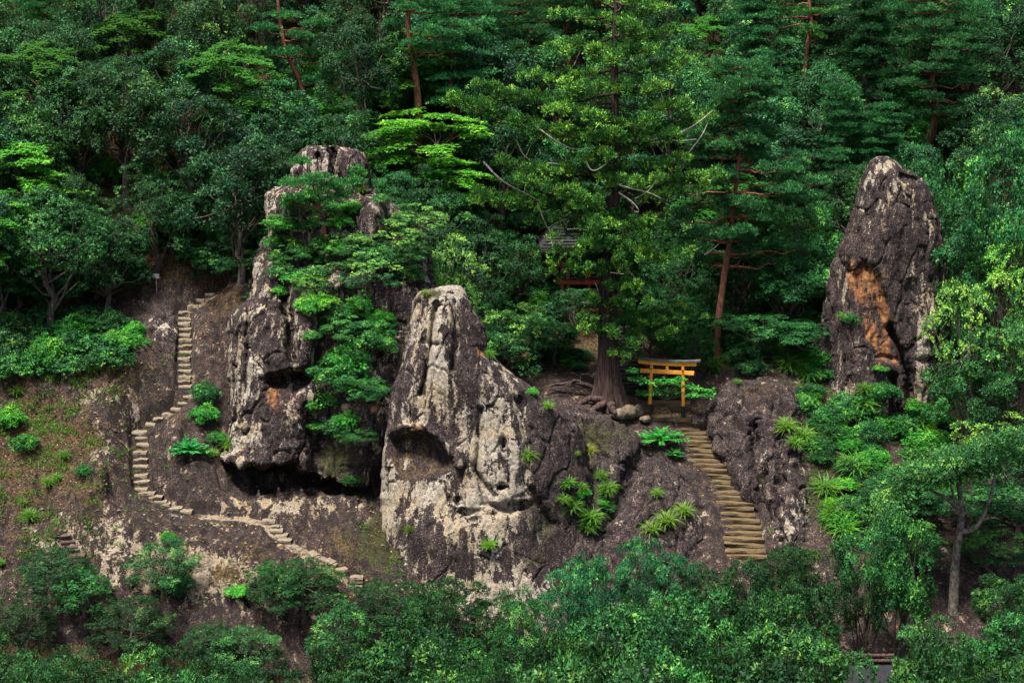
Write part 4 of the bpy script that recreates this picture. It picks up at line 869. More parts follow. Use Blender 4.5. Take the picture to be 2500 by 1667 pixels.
me = bpy.data.meshes.new('roof'); me.from_pydata([tuple(q) for q in V], [], [(0, 1, 2, 3), (5, 4, 3, 2), (4, 0, 3), (1, 5, 2), (1, 0, 6, 7), (6, 0, 4, 10), (5, 1, 7, 11), (4, 5, 11, 10), (7, 6, 10, 11)]); me.materials.append(M['tile']); me.update(); rf = obj('roof', me, hall)
obj('ridge', bevel_box('ridge', (r0+r1)/2+np.array([0, 0, .1]), (r1[0]-r0[0]+.3, .3, .26), .03, M['tile']), rf)
n_c = 9
for k in range(n_c):
    t0 = .04+.92*k/n_c; p0 = e0+(r0-e0)*t0; p1 = e1+(r1-e1)*t0; nn = np.array([0, -.03, .05])
    V, F = tube([p0+nn, p1+nn], [.035, .035], 5); obj('shingle_course', mesh_quads('shingle_course', V, F, [M['tile']]), rf)

# ------------------------------------------------------------------ small stone figures in the cave, sign, hut roof
def figure(u, v, y, s, bib, seed, label):
    b = P(u, v, y); o = empty('stone_statue', b); o.scale = (s, s, s); tag(o, label, 'statue')
    obj('pedestal', bevel_box('pedestal', (0, 0, .11), (.40, .32, .30), .02, M['statue'], .015, seed), o)
    prof = [(.05, .235), (.14, .24), (.145, .3), (.12, .42), (.085, .5), (.05, .54), (.075, .57), (.088, .62), (.075, .68), (.03, .715), (.002, .72)]
    th = np.linspace(0, 2*math.pi, 14, endpoint=False); V = np.array([(r*math.cos(t), r*.85*math.sin(t), z) for r, z in prof for t in th]); i_ = np.arange(len(prof)-1)[:, None]*14; j_ = np.arange(14)[None]
    bo = obj('body', mesh_quads('body', V, np.stack([i_+j_, i_+(j_+1) % 14, i_+14+(j_+1) % 14, i_+14+j_], -1).reshape(-1, 4), [M['statue']], True), o)
    if bib:
        q = []; xs = np.linspace(-1.35, 1.35, 9)
        for z, r in ((.54, .07), (.50, .095), (.45, .117), (.42, .125)):
            for x in xs: q.append((r*math.sin(x), -r*.95*math.cos(x), z-.02*math.cos(x*2)))
        Fq = [(a*9+b_, a*9+b_+1, a*9+9+b_+1, a*9+9+b_) for a in range(3) for b_ in range(8)]
        obj('bib', mesh_quads('bib', np.array(q), np.array(Fq), [M['cloth']], True), bo)
figure(737, 1221, 1.3, .8, True, 1, 'pale stone statue with a bright red bib at the cave mouth')
figure(681, 1219, 1.5, .85, True, 2, 'grey stone statue with a red bib deeper in the cave')
figure(632, 1216, 1.6, .6, False, 3, 'small bare grey stone statue without a bib inside the cave')
p, _, _ = hit(383, 716); p = P(383, 716, p[1]); sg = empty('sign_post', (p[0], p[1], p[2])); tag(sg, 'thin post with a small grey notice board above the carved steps', 'sign')
V, F = tube([(0, 0, -.3), (0, 0, .95)], [.022, .02], 7); obj('post', mesh_quads('post', V, F, [M['metal']], True), sg); obj('board', bevel_box('board', (0, -.03, .9), (.34, .03, .24), .006, M['metal']), sg)
hy = -13.0; hb = P(2080, 1680, hy); hut = empty('hut', hb); tag(hut, 'dark tiled hut roof with log ridge poles sunk among the front trees', 'building')
def roofpart(n, a, b, c, d, mat, th):
    V = np.array([a, b, c, d], float); V = np.vstack([V, V-np.array([0, 0, th])]); me = bpy.data.meshes.new(n); me.from_pydata([tuple(q) for q in V], [], [(0, 1, 2, 3), (7, 6, 5, 4), (0, 4, 5, 1), (1, 5, 6, 2), (2, 6, 7, 3), (3, 7, 4, 0)]); me.materials.append(mat); me.update(); return obj(n, me, hut)
roofpart('roof', (-1.6, -1.2, .0), (1.6, -1.2, .0), (1.6, .6, 1.0), (-1.6, .6, 1.0), M['slate'], .12); roofpart('roof', (1.6, 2.4, .0), (-1.6, 2.4, .0), (-1.6, .62, 1.0), (1.6, .62, 1.0), M['slate'], .12)
for k, (a, b) in enumerate([((-1.7, .6, 1.12), (1.7, .6, 1.12)), ((-1.6, .35, 1.0), (1.6, .35, 1.0)), ((-1.0, .2, .95), (-.1, 1.0, 1.5)), ((.5, .2, .95), (-.3, 1.0, 1.5))]):
    V, F = tube([a, b], [.08, .075], 8); obj('ridge_pole', mesh_quads('ridge_pole', V, F, [M['cedar_bark']], True), hut)
for x in (-1.3, 1.3):
    for yy in (-.9, 2.1): V, F = tube([(x, yy, -7), (x, yy, .15)], [.09, .09], 8); obj('post', mesh_quads('post', V, F, [M['bark']], True), hut)

# ------------------------------------------------------------------ named trees
T = tree_at
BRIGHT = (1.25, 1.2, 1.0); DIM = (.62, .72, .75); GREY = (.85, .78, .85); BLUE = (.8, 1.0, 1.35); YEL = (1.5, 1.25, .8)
T('maple', 1050, 262, 5.5, 3.1, 'bright yellow-green maple spreading right of the split crags', tint=(1.9, 1.6, .9), y0=9.5, var=0, name='maple_tree')
T('maple', 1090, 385, 4.2, 2.5, 'smaller lime green maple just below the bright maple', tint=(1.6, 1.45, .9), y0=8.5, var=1)
T('maple', 40, 350, 6.5, 2.6, 'bright green maple at the forest edge left of the carved steps', tint=(1.7, 1.5, 1.0), y0=7, var=2)
T('maple', 150, 470, 5.5, 2.0, 'blue-green maple leaning over the left forest edge', tint=(.9, 1.2, 1.4), y0=7, var=0)
T('maple', -10, 560, 6, 2.2, 'low hanging green maple over the shaded left slope', tint=(.9, 1.0, .9), y0=7, var=1)
# two red pines whose bare trunks show
def bare_pine(name, tr_px, y, rad, pads, label, tint, seed):
    pts = np.array([P(u, v, y) for u, v in tr_px]); b = pts[0].copy(); b[2] = hz(b[0], y)-.3; o = empty(name, b); tag(o, label, 'tree')
    q = smooth_line(np.vstack([b[None], pts])-b, 26); parts = [tube(q, np.interp(np.linspace(0, 1, 26), [0, 1], rad), 10)]
    cr = Crown(seed); rg = cr.rng
    for (u, v, dy, rx, rz) in pads:
        c = P(u, v, y+dy)-b; k = np.argmin(np.abs(q[:, 2]-(c[2]-.3))); parts.append(tube(curve(q[k], c-np.array([0, 0, .1]), -.05, rg, 6, .07), np.linspace(rad[0]*.35, .02, 6), 6))
        for s in range(5):
            cc = c+rg.normal(0, .5, 3)*np.array([rx*.6, rx*.5, .16]); pr_ = rx*rg.uniform(.4, .65); cr.pad(cc, pr_*1.2, pr_*.8, rz, 0, int(75*pr_), 10, .17, .032, 'needle', tip=.15)
    obj('trunk', wood(parts, 'trunk', M['pine_bark']), o); obj('crown', cr.mesh('crown', M['pine']), o).color = tuple(tint)+(1,)
rg = np.random.RandomState(9)
pp = []
for v in range(165, 640, 26):
    t = (v-165)/475; sp = 40+150*min(1, t*1.6)*(1 if v < 540 else .7)
    for k in range(5): pp.append((1805-25*t+rg.uniform(-.8, 1.15)*sp, v+rg.uniform(-12, 12), rg.uniform(-1.6, 1.6), rg.uniform(.55, .95), .3))
bare_pine('red_pine', [(1752, 790), (1762, 720), (1772, 640), (1785, 560), (1795, 470), (1803, 400), (1808, 320), (1812, 240), (1812, 165)], 11.0, (.21, .04), pp, 'tall red pine with a slanting bare trunk and layered blue-green boughs', (1.15, 1.05, 1.05), 31)
pp = [(u, v, d, r, .25) for u, v, d, r in [(1040, 75, -1, 1.0), (1090, 85, -.6, 1.0), (1130, 80, 0, .9), (1010, 105, -1, .8), (1060, 115, -1, .9), (985, 20, -.5, .8), (1040, 10, 0, .9), (1090, 20, .3, .9), (960, 60, .4, .7), (1000, -20, 0, 1.), (970, 130, .5, .6), (1110, 120, 0, .7)]]
bare_pine('red_pine', [(1022, 300), (1021, 250), (1016, 200), (1008, 150), (1000, 100), (995, 40), (996, -30)], 19.0, (.24, .12), pp, 'red pine with a thick bare pinkish trunk above the bright maple', (.95, 1.05, 1.0), 32)
pp = [(u, v, d, r, .2) for u, v, d, r in [(735, 395, 0, .6), (770, 440, -.5, .9), (720, 450, -.5, .8), (810, 455, -.3, .8), (745, 480, -.7, .9), (800, 490, -.5, .7), (700, 490, -.2, .6), (850, 445, .2, .6), (835, 480, 0, .6)]]
bare_pine('crag_pine', [(798, 610), (794, 570), (786, 535), (778, 500), (770, 470), (752, 420)], 5.0, (.10, .04), pp, 'small bright pine rooted on the split crags of the massif', (1.5, 1.45, 1.1), 33)
pp = [(u, v, d, r, .25) for u, v, d, r in [(690, 40, 0, 1), (730, 90, -.5, 1), (650, 70, 0, 1), (770, 60, .2, 1), (700, 130, -.6, .9), (780, 130, 0, .9), (640, 130, .3, .9), (810, 180, 0, .9), (760, 200, -.5, .9), (850, 140, .5, 1)]]
bare_pine('red_pine', [(742, 230), (735, 200), (715, 165), (700, 130), (690, 90), (682, 40), (678, 0)], 21.0, (.18, .08), pp, 'leaning red pine with a thin crooked trunk on the upper left slope', (1.0, 1.1, 1.0), 34)
pp = [(u, v, d, r, .2) for u, v, d, r in [(1880, 30, 0, .9), (1850, 45, -.4, .8), (1930, 30, .2, .9), (1985, 30, 0, .8), (1975, 70, -.4, .6), (1820, 30, 0, .7), (1995, 90, .2, .6), (2040, 25, 0, .8), (1900, -5, 0, 1.)]]
bare_pine('red_pine', [(1965, 150), (1972, 105), (1982, 60), (1978, 20), (1970, -30)], 24.0, (.16, .08), pp, 'old red pine with a broken pale trunk high on the right slope', (1.5, 1.25, .8), 35)
T('plume', 2130, 20, 9.5, 2.2, 'rounded plume-like young cedar above the rock monolith', tint=(.75, 1.25, 1.3), y0=14, var=0)
T('plume', 2230, 170, 7, 1.7, 'shorter plume-like young cedar to the right behind the monolith', tint=(.65, 1.05, 1.1), y0=13, var=1)
T('fir', 2160, 230, 8, 2.2, 'dark layered fir behind the top of the monolith', tint=(.8, .95, .9), y0=12, var=0)
# trees on the right edge in front of the monolith
for (u, v, H, r, y, tint, lab) in [(2400, 640, 6.5, 2.6, 6.5, (1.2, 1.05, .9), 'pale yellowish evergreen tree overlapping the monolith flank'), (2480, 760, 6, 2.4, 5.0, (1.25, 1.15, .95), 'yellow-green evergreen tree on the outer right slope'), (2370, 880, 4.5, 1.9, 5.5, (.9, 1.05, .9), 'mid green evergreen tree at the right foot of the monolith'), (2440, 1000, 5, 2.2, 3.5, (1.2, 1.1, .95), 'evergreen tree with light tips below the monolith'), (2480, 300, 9, 2.6, 9, (.9, 1.15, 1.1), 'tall green evergreen tree rising right of the monolith'), (2460, 520, 7, 2.4, 8, (1.0, 1.2, .8), 'fresh green evergreen tree right behind the pale tree')]:
    p = P(u, v, y); g_ = hz(p[0], y); tree('pale' if 'pale' in lab or 'light' in lab else 'front', (p[0], y, g_-.05), max(3., p[2]-g_), r, lab, None, tint)
# twisted pale-trunked tree, lower right
pts = smooth_line(np.array([P(2328, 1470, -3.5), P(2330, 1400, -3.5), P(2335, 1340, -3.5), P(2345, 1290, -3.5), P(2350, 1250, -3.4), P(2340, 1180, -3.2)]), 16)
b = pts[0].copy(); b[2] = hz(b[0], -3.5)-.3
tw = empty('twisted_tree', b); tag(tw, 'gnarled tree with a pale blotched trunk and wide flat crown below the monolith', 'tree')
q = smooth_line(np.vstack([b[None], pts])-b, 20); parts = [tube(q, np.linspace(.24, .11, 20), 10)]
for pl, r in [([(2345, 1295), (2375, 1300), (2395, 1270), (2410, 1240), (2425, 1190), (2430, 1150)], .13), ([(2350, 1250), (2310, 1215), (2280, 1200), (2240, 1180)], .10), ([(2345, 1270), (2330, 1220), (2320, 1180)], .1), ([(2395, 1268), (2430, 1262), (2445, 1270)], .06)]:
    parts.append(tube(smooth_line(np.array([P(u, v, -3.4) for u, v in pl])-b, 12), np.linspace(r, r*.4, 12), 8))
obj('trunk', wood(parts, 'trunk', M['pale_bark']), tw)
cr = Crown(51); rg = cr.rng
for k in range(110):
    u = rg.uniform(2140, 2510); top = np.interp(u, [2130, 2200, 2280, 2380, 2450, 2520], [1215, 1150, 1100, 1095, 1060, 1050]); v = top+rg.uniform(10, 110)*(.6 if u > 2250 else 1); y = -3.4+rg.uniform(-1.8, 1.8)
    cr.lobe(P(u, v, y)-b, rg.uniform(.42, .72), 62, 9, .12, .05, .5, .7, None, tip=.3)
obj('crown', cr.mesh('crown', M['broad']), tw).color = (1.25, 1.12, 1.0, 1)

# ------------------------------------------------------------------ forest fill on the hillside
RN.seed(5); rg = np.random.RandomState(21)
ZT = [('oak', GREY, 'grey-green dense evergreen tree'), ('oak', DIM, 'dark round-headed evergreen tree'), ('laurel', BLUE, 'blue-green glossy evergreen tree'), ('maple', (.5, .66, .7), 'soft green layered maple'), ('pine', (1.0, 1.05, 1.0), 'green pine with flat boughs'), ('fir', (.85, .95, .95), 'dark fir with layered boughs'), ('laurel', BRIGHT, 'light green broad-crowned tree')]
ZONES = [(-99, -8, 'on the forest slope above the carved steps', [.42, .26, .14, .07, .04, .02, .05]), (-8, 3, 'on the slope above the rock massif', [.14, .18, .14, .18, .18, .04, .14]), (3, 13, 'on the slope behind the giant cedar', [.08, .18, .14, .16, .22, .10, .12]), (13, 99, 'on the slope behind the rock monolith', [.14, .24, .18, .12, .16, .08, .08])]
XZ = [(-19, 'above the mossy left slope'), (-15.5, 'above the notice board'), (-12, 'above the top carved steps'), (-9, 'behind the left rim of the massif'), (-6, 'behind the split crags'), (-3, 'around the pink-trunked red pine'), (0, 'behind the bright maple'), (3.5, 'left of the giant cedar crown'), (7, 'behind the giant cedar crown'), (11, 'behind the slanting red pine'), (15, 'left of the monolith top'), (20, 'behind the monolith'), (999, 'right of the monolith')]
def where(x, y):
    d = y-front_limit(x); return ('at the forest foot ' if d < 4.5 else 'partway up the forest ' if d < 12 else 'high in the forest ')+[b for a, b in XZ if x < a][0]
placed = []
def front_limit(x): return np.interp(x, [-32, -22, -14, -9, -6, -2, 3, 8, 12, 16, 24, 34], [6.5, 7.2, 9.2, 12.3, 13.5, 12.5, 17.5, 15.5, 13.2, 14.5, 13, 12])
cnt = 0
for tr_ in range(2600):
    y = 6.5+35.5*rg.uniform()**1.1; x = rg.uniform(-1, 1)*(24+.36*y)
    if y < front_limit(x): continue
    sp = (2.15 if x < -6 else 1.85)+.016*y
    if any((x-a)**2+(y-b)**2 < sp*sp for a, b in placed): continue
    z = hz(x, y); 
    zi = [k for k, q in enumerate(ZONES) if q[0] <= x < q[1]][0]; s_, tint, lab = ZT[rg.choice(7, p=np.array(ZONES[zi][3])/sum(ZONES[zi][3]))]
    if y < front_limit(x)+3.5:
        if s_ in ('pine', 'fir') or rg.uniform() < .6: s_, tint, lab = 'bushy', (DIM if x < 3 else (.75, .95, .85)), 'dark low-branched evergreen tree'
    h, r = REF[s_]; k = rg.uniform(.72, 1.12)*(.8 if s_ == 'bushy' else 1)
    u, v = proj(np.array([x, y, z+h*k]))
    if v > 1100 or v < -330: continue
    # keep the shrine hall and the named red pine trunk clear
    if y < 18 and 1290 < u < 1560: continue
    if y < 10 and -11 < x < -17: continue
    if any(y < ty+.8 and abs(u-tu) < tw and v < tv for tu, tw, tv, ty in ((1010, 120, 250, 19), (705, 90, 200, 21), (1975, 80, 120, 24), (1780, 110, 690, 11))): continue
    placed.append((x, y)); tn = tuple(np.clip(np.array(tint)*rg.choice([.5, .65, .85, 1.1, 1.5])*(.75 if x < -9 else 1)*rg.uniform(.9, 1.1, 3), .2, 2.2)); lb = lab+' '+where(x, y)  # per-tree tints run dark to bright, painting deeper forest shade into crowns
    tree(s_, (x, y, z-.1), h*k, r*k*rg.uniform(.9, 1.15), lb, lb.replace('tree ', 'trees ')+' (group)' if False else 'forest: '+lb, tn); cnt += 1
print('forest trees', cnt)
# lower understorey with shade put into many leaf tints, behind the gate and along the forest foot
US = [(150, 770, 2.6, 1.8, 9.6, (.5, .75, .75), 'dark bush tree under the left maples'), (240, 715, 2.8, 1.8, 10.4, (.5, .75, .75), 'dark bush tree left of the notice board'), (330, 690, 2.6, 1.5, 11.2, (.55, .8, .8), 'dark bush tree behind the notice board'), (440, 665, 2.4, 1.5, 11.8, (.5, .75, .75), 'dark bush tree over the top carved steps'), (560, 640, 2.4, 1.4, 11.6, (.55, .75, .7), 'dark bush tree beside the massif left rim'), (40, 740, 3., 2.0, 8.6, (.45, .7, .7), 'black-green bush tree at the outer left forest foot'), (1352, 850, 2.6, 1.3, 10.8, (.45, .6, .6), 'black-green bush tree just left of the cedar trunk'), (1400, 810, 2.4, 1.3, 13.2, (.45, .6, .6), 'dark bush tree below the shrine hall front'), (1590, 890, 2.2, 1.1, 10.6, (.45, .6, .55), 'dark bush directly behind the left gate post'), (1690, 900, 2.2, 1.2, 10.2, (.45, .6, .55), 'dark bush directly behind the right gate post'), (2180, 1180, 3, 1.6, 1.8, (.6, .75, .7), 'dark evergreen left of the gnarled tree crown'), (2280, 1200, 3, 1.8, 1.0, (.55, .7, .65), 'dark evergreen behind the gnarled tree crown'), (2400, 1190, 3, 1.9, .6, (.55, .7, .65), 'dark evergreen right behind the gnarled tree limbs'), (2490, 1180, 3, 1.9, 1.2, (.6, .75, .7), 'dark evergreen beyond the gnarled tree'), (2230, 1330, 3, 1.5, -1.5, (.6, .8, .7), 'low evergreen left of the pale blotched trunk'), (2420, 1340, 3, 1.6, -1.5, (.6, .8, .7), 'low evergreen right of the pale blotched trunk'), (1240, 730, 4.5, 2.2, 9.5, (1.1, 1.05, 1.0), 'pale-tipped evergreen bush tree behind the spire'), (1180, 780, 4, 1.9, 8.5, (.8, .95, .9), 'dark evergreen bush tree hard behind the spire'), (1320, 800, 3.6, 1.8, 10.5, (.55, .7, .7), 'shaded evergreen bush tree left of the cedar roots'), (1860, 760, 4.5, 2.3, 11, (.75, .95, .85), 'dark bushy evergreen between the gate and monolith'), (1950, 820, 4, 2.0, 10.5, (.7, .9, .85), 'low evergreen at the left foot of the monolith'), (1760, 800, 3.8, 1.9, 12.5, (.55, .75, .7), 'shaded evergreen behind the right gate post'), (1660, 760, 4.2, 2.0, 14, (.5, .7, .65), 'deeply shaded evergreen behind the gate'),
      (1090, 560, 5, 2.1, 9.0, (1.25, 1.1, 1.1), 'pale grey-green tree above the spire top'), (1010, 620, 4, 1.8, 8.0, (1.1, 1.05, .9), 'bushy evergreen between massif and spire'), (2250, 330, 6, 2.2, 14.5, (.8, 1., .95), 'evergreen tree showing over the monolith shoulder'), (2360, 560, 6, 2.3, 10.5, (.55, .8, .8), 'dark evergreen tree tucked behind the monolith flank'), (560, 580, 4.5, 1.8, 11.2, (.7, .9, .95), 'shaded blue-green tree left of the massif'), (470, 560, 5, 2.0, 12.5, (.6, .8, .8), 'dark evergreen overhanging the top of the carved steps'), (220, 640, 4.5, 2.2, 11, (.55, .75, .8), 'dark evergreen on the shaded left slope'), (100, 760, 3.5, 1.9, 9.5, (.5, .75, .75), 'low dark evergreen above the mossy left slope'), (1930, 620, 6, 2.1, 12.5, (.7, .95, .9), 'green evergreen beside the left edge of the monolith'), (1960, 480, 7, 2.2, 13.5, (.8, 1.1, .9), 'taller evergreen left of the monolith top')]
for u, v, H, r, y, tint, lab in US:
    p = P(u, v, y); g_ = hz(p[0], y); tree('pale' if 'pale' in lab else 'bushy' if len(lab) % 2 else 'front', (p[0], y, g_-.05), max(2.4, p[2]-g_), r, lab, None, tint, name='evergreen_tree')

# ------------------------------------------------------------------ trees in front, below the rocks
def lim(u): return np.interp(u, [-100, 0, 150, 260, 330, 400, 470, 560, 640, 740, 850, 930, 1060, 1130, 1220, 1330, 1400, 1470, 1560, 1680, 1740, 1830, 1900, 2000, 2100, 2200, 2300, 2400, 2600], [1410, 1430, 1450, 1480, 1475, 1455, 1480, 1530, 1540, 1520, 1450, 1395, 1395, 1430, 1440, 1410, 1350, 1310, 1298, 1330, 1365, 1340, 1305, 1300, 1270, 1240, 1400, 1400, 1380])
FR = [('back row of trees right below the rocks', -6.5, 0, 1.25, 90), ('middle row of trees below the rocks', -11.5, 95, 1.7, 130), ('front row of trees below the rocks', -17.5, 190, 2.0, 165), ('outermost row of trees below the rocks', -22.5, 265, 2.2, 180)]
WHERE = [(150, 'below the mossy left slope'), (330, 'below the eroded wide steps'), (560, 'below the pale rubble'), (830, 'below the cave mouth'), (960, 'below the lowest carved steps'), (1180, 'below the rock spire'), (1380, 'below the right spire foot'), (1580, 'below the rock dome'), (1760, 'left of the stair bottom'), (1900, 'right of the stair bottom'), (2050, 'below the brown outcrop'), (2200, 'by the dark hut roof'), (2380, 'below the gnarled tree'), (9999, 'beyond the gnarled tree')]
rg = np.random.RandomState(33)
for nm, y0, dv, r0, du in FR:
    for u in np.arange(-60, 2600, du):
        uu = u+rg.uniform(-.3, .3)*du; y = y0+rg.uniform(-1.8, 1.8); v = lim(uu)+dv*rg.uniform(.75, 1.15)+rg.uniform(0, 55)*(nm[0] != 'b')+rg.uniform(0, 20)
        if nm[0] == 'b' and (2260 < uu < 2420): continue
        if 2000 < uu < 2150 and 1500 < v < 1640: v = 1645
        if 2180 < uu < 2500 and nm[0] == 'm': v = max(v, 1450)
        v = min(v, 1655)
        if y < -10 and abs(uu-2085) < 70: continue
        p = P(uu, v, y); g_ = hz(p[0], y); wn = [b for a, b in WHERE if uu < a][0]
        tn = np.array([.72, .76, .66])*rg.choice([.5, .7, .9, 1.15, 1.4])*rg.uniform(.9, 1.1, 3)  # dark and bright tints paint light-and-shade contrast into the front crowns
        if 1380 < uu < 1700 and nm[0] == 'b': tn = np.array([.9, 1.15, 1.45])
        lb = ('bluish-leaved evergreen tree ' if tn[2] > 1.3 else 'bushy evergreen tree ')+wn+', in the '+nm.split(' of')[0]
        tree('bushy' if p[2]-g_ < 4.5 else ('front', 'front', 'oak', 'laurel', 'bushy')[rg.randint(0, 5)], (p[0], y, g_-.1), max(2.5, p[2]-g_), r0*rg.uniform(.75, 1.2)*1.15, lb, 'foreground: '+lb, tuple(tn))

# ------------------------------------------------------------------ shrubs, tufts and plants on the rocks
def shrub(kind, u, v, Rr, H, label, tint=(1, 1, 1), group=None, name='shrub'):
    p, n, _ = hit(u, v); tm, cm = LIB[kind][RN.randrange(9) % len(LIB[kind])]
    o = empty(name, p-np.array([0, -.05, .03]), RN.uniform(0, 6.28)); o.scale = (Rr/.8, Rr/.8, H/1.05); tag(o, label, 'shrub', group)
    obj('stem', tm, o); c = obj('foliage', cm, o); c.color = tuple(tint)+(1,); return o
SH = [('mshrub', 760, 770, .95, 1.1, 'bright light green bush on the face of the massif', (1.35, 1.3, 1.0)), ('shrub', 925, 660, 1.35, 1.4, 'large pale yellow-green bush below the small crag', (2.0, 1.7, 1.4)), ('shrub', 1000, 690, .9, 1.0, 'pale bush left of the spire top', (1.6, 1.4, 1.1)), ('mshrub', 880, 780, 1.0, 1.4, 'fresh green bush in the gully left of the spire', (.95, 1.05, .95)), ('mshrub', 850, 930, 1.3, 2.0, 'big leafy bush filling the gully beside the spire', (.95, 1.1, 1.0)), ('mshrub', 920, 860, 1.0, 1.5, 'leafy bush pressed against the spire flank', (.85, 1.0, .95)), ('mshrub', 790, 1000, .9, 1.2, 'leafy bush under the small overhang', (1., 1.1, 1.0)), ('shrub', 830, 1060, .9, .9, 'dark bush hanging above the cave', (.8, .95, .8)), ('shrub', 720, 520, .9, .9, 'green bush at the foot of the crag pine', (1.3, 1.4, 1.0)), ('mshrub', 830, 560, .8, .8, 'bright bush in the hollow of the massif', (1.1, 1.2, .9)), ('shrub', 680, 610, .9, .9, 'grass-green bush on the left rim of the massif', (1.3, 1.5, .9)), ('shrub', 790, 610, .9, .8, 'tangled bush in the middle of the massif', (1.3, 1.3, .9)), ('shrub', 870, 440, .6, .9, 'round bush beside the right split crag', (1.2, 1.5, .9)), ('mshrub', 650, 450, .6, .7, 'bright sprig of leaves left of the split crag', (1.2, 1.3, .8)), ('shrub', 690, 680, .9, .8, 'dull green bush above the massif pillar', (1.3, 1.25, 1.1)), ('shrub', 770, 680, .9, .7, 'thin grey-green bush above the bright bush', (1.4, 1.3, 1.2)), ('mshrub', 640, 545, .6, .5, 'reddish-tipped spray on the massif rim', (1.5, 1.0, .7)), ('shrub', 990, 560, .9, .9, 'dark shrub beside the small crag', (1.0, 1.0, .9)),
      ('shrub', 500, 985, .85, 1.1, 'dark clipped-looking bush beside the middle carved steps', (.75, 1.05, .95)), ('mshrub', 500, 1030, .8, .9, 'light green spreading bush under the dark bush', (.8, 1.15, 1.0)), ('shrub', 530, 1085, .7, .7, 'bright low growth at the massif foot', (1.4, 1.5, .8)), ('mshrub', 325, 830, .75, 1.0, 'green bush hanging over the pale boulder', (.75, 1.1, .9)), ('shrub', 270, 800, .8, 1.0, 'dark green bush left of the pale boulder', (.8, 1.1, 1.1)), ('shrub', 205, 1160, .6, .5, 'small round green bush on the mossy left slope', (.8, 1.1, .8)), ('mshrub', 20, 1040, .9, .9, 'yellow-green bush at the outer left slope', (1.3, 1.3, .8)), ('shrub', 60, 1100, .8, .8, 'green bush on the outer left slope', (1.2, 1.4, .8)), ('shrub', 130, 880, 1.0, .9, 'low dark bush along the top of the mossy slope', (.7, 1.0, .7)), ('shrub', 40, 920, 1.0, .9, 'low green bush at the edge of the mossy slope', (.9, 1.2, .7)),
      ('mshrub', 1270, 905, .5, .75, 'bright leafy bush on the spire ridge', (1.1, 1.3, 1.0)), ('mshrub', 1300, 965, .32, .4, 'small leafy sprig on the spire ridge', (1.0, 1.2, 1.1)), ('mshrub', 1600, 975, .65, .6, 'leafy sapling left of the gate', (.75, 1.0, .9)), ('shrub', 2060, 1010, .9, 1.2, 'dark leafy bush below the monolith foot', (.8, 1.1, 1.0)), ('shrub', 2010, 1050, .9, 1.0, 'green bush among the grass below the monolith', (1.1, 1.3, .9)), ('shrub', 2120, 1080, 1.1, 1.2, 'broad green bush under the monolith', (1.0, 1.15, 1.0)), ('shrub', 2200, 1060, 1.0, 1.2, 'light green bush at the monolith base', (1.3, 1.3, 1.1)), ('mshrub', 2060, 1190, .9, .5, 'flat bright green spray over the dark slope', (1.0, 1.2, .8)), ('mshrub', 2030, 1240, .5, .6, 'yellow-green climbing leaves on the dark slope', (1.5, 1.4, .6)), ('shrub', 2080, 790, .5, .6, 'green growth in the monolith scar', (1.0, 1.3, .9)), ('mshrub', 2150, 905, .5, .3, 'trailing green leaves under the orange scar', (.9, 1.1, .8)), ('shrub', 1960, 1000, .8, .9, 'wispy green bush right of the outcrop', (1.2, 1.4, .9)), ('mshrub', 410, 1320, .45, .45, 'low green patch on the dark left slope', (.8, .95, .7)), ('mshrub', 580, 1450, .7, .4, 'bright green low patch at the slope bottom', (.8, 1.15, .9)), ('mshrub', 650, 1400, .4, .3, 'small bright patch beside the lower path', (.8, 1.1, .8)), ('shrub', 430, 1455, .9, 1.2, 'dark green bush at the foot of the pale slope', (.6, .85, .8)), ('shrub', 860, 1180, .7, .5, 'mossy dark growth right above the cave', (.9, .9, .5)), ('shrub', 1990, 930, .7, .8, 'dark growth against the monolith side', (.7, .9, .8))]
for s_ in SH: shrub(s_[0], *s_[1:5], s_[5], s_[6])
def tuft(u, v, s, label, tint=(1, 1, 1), var=None, sz=None):
    p, n, _ = hit(u, v); o = obj('grass_tuft', LIB['tuft'][(var if var is not None else RN.randrange(9)) % 3], None, p+np.array([0, -.02, 0])); o.rotation_euler = (.35, 0, RN.uniform(-.6, .6)); s = s*1.3; o.scale = (s, s, sz or s); o.color = tuple(tint)+(1,); return tag(o, label, 'grass tuft')
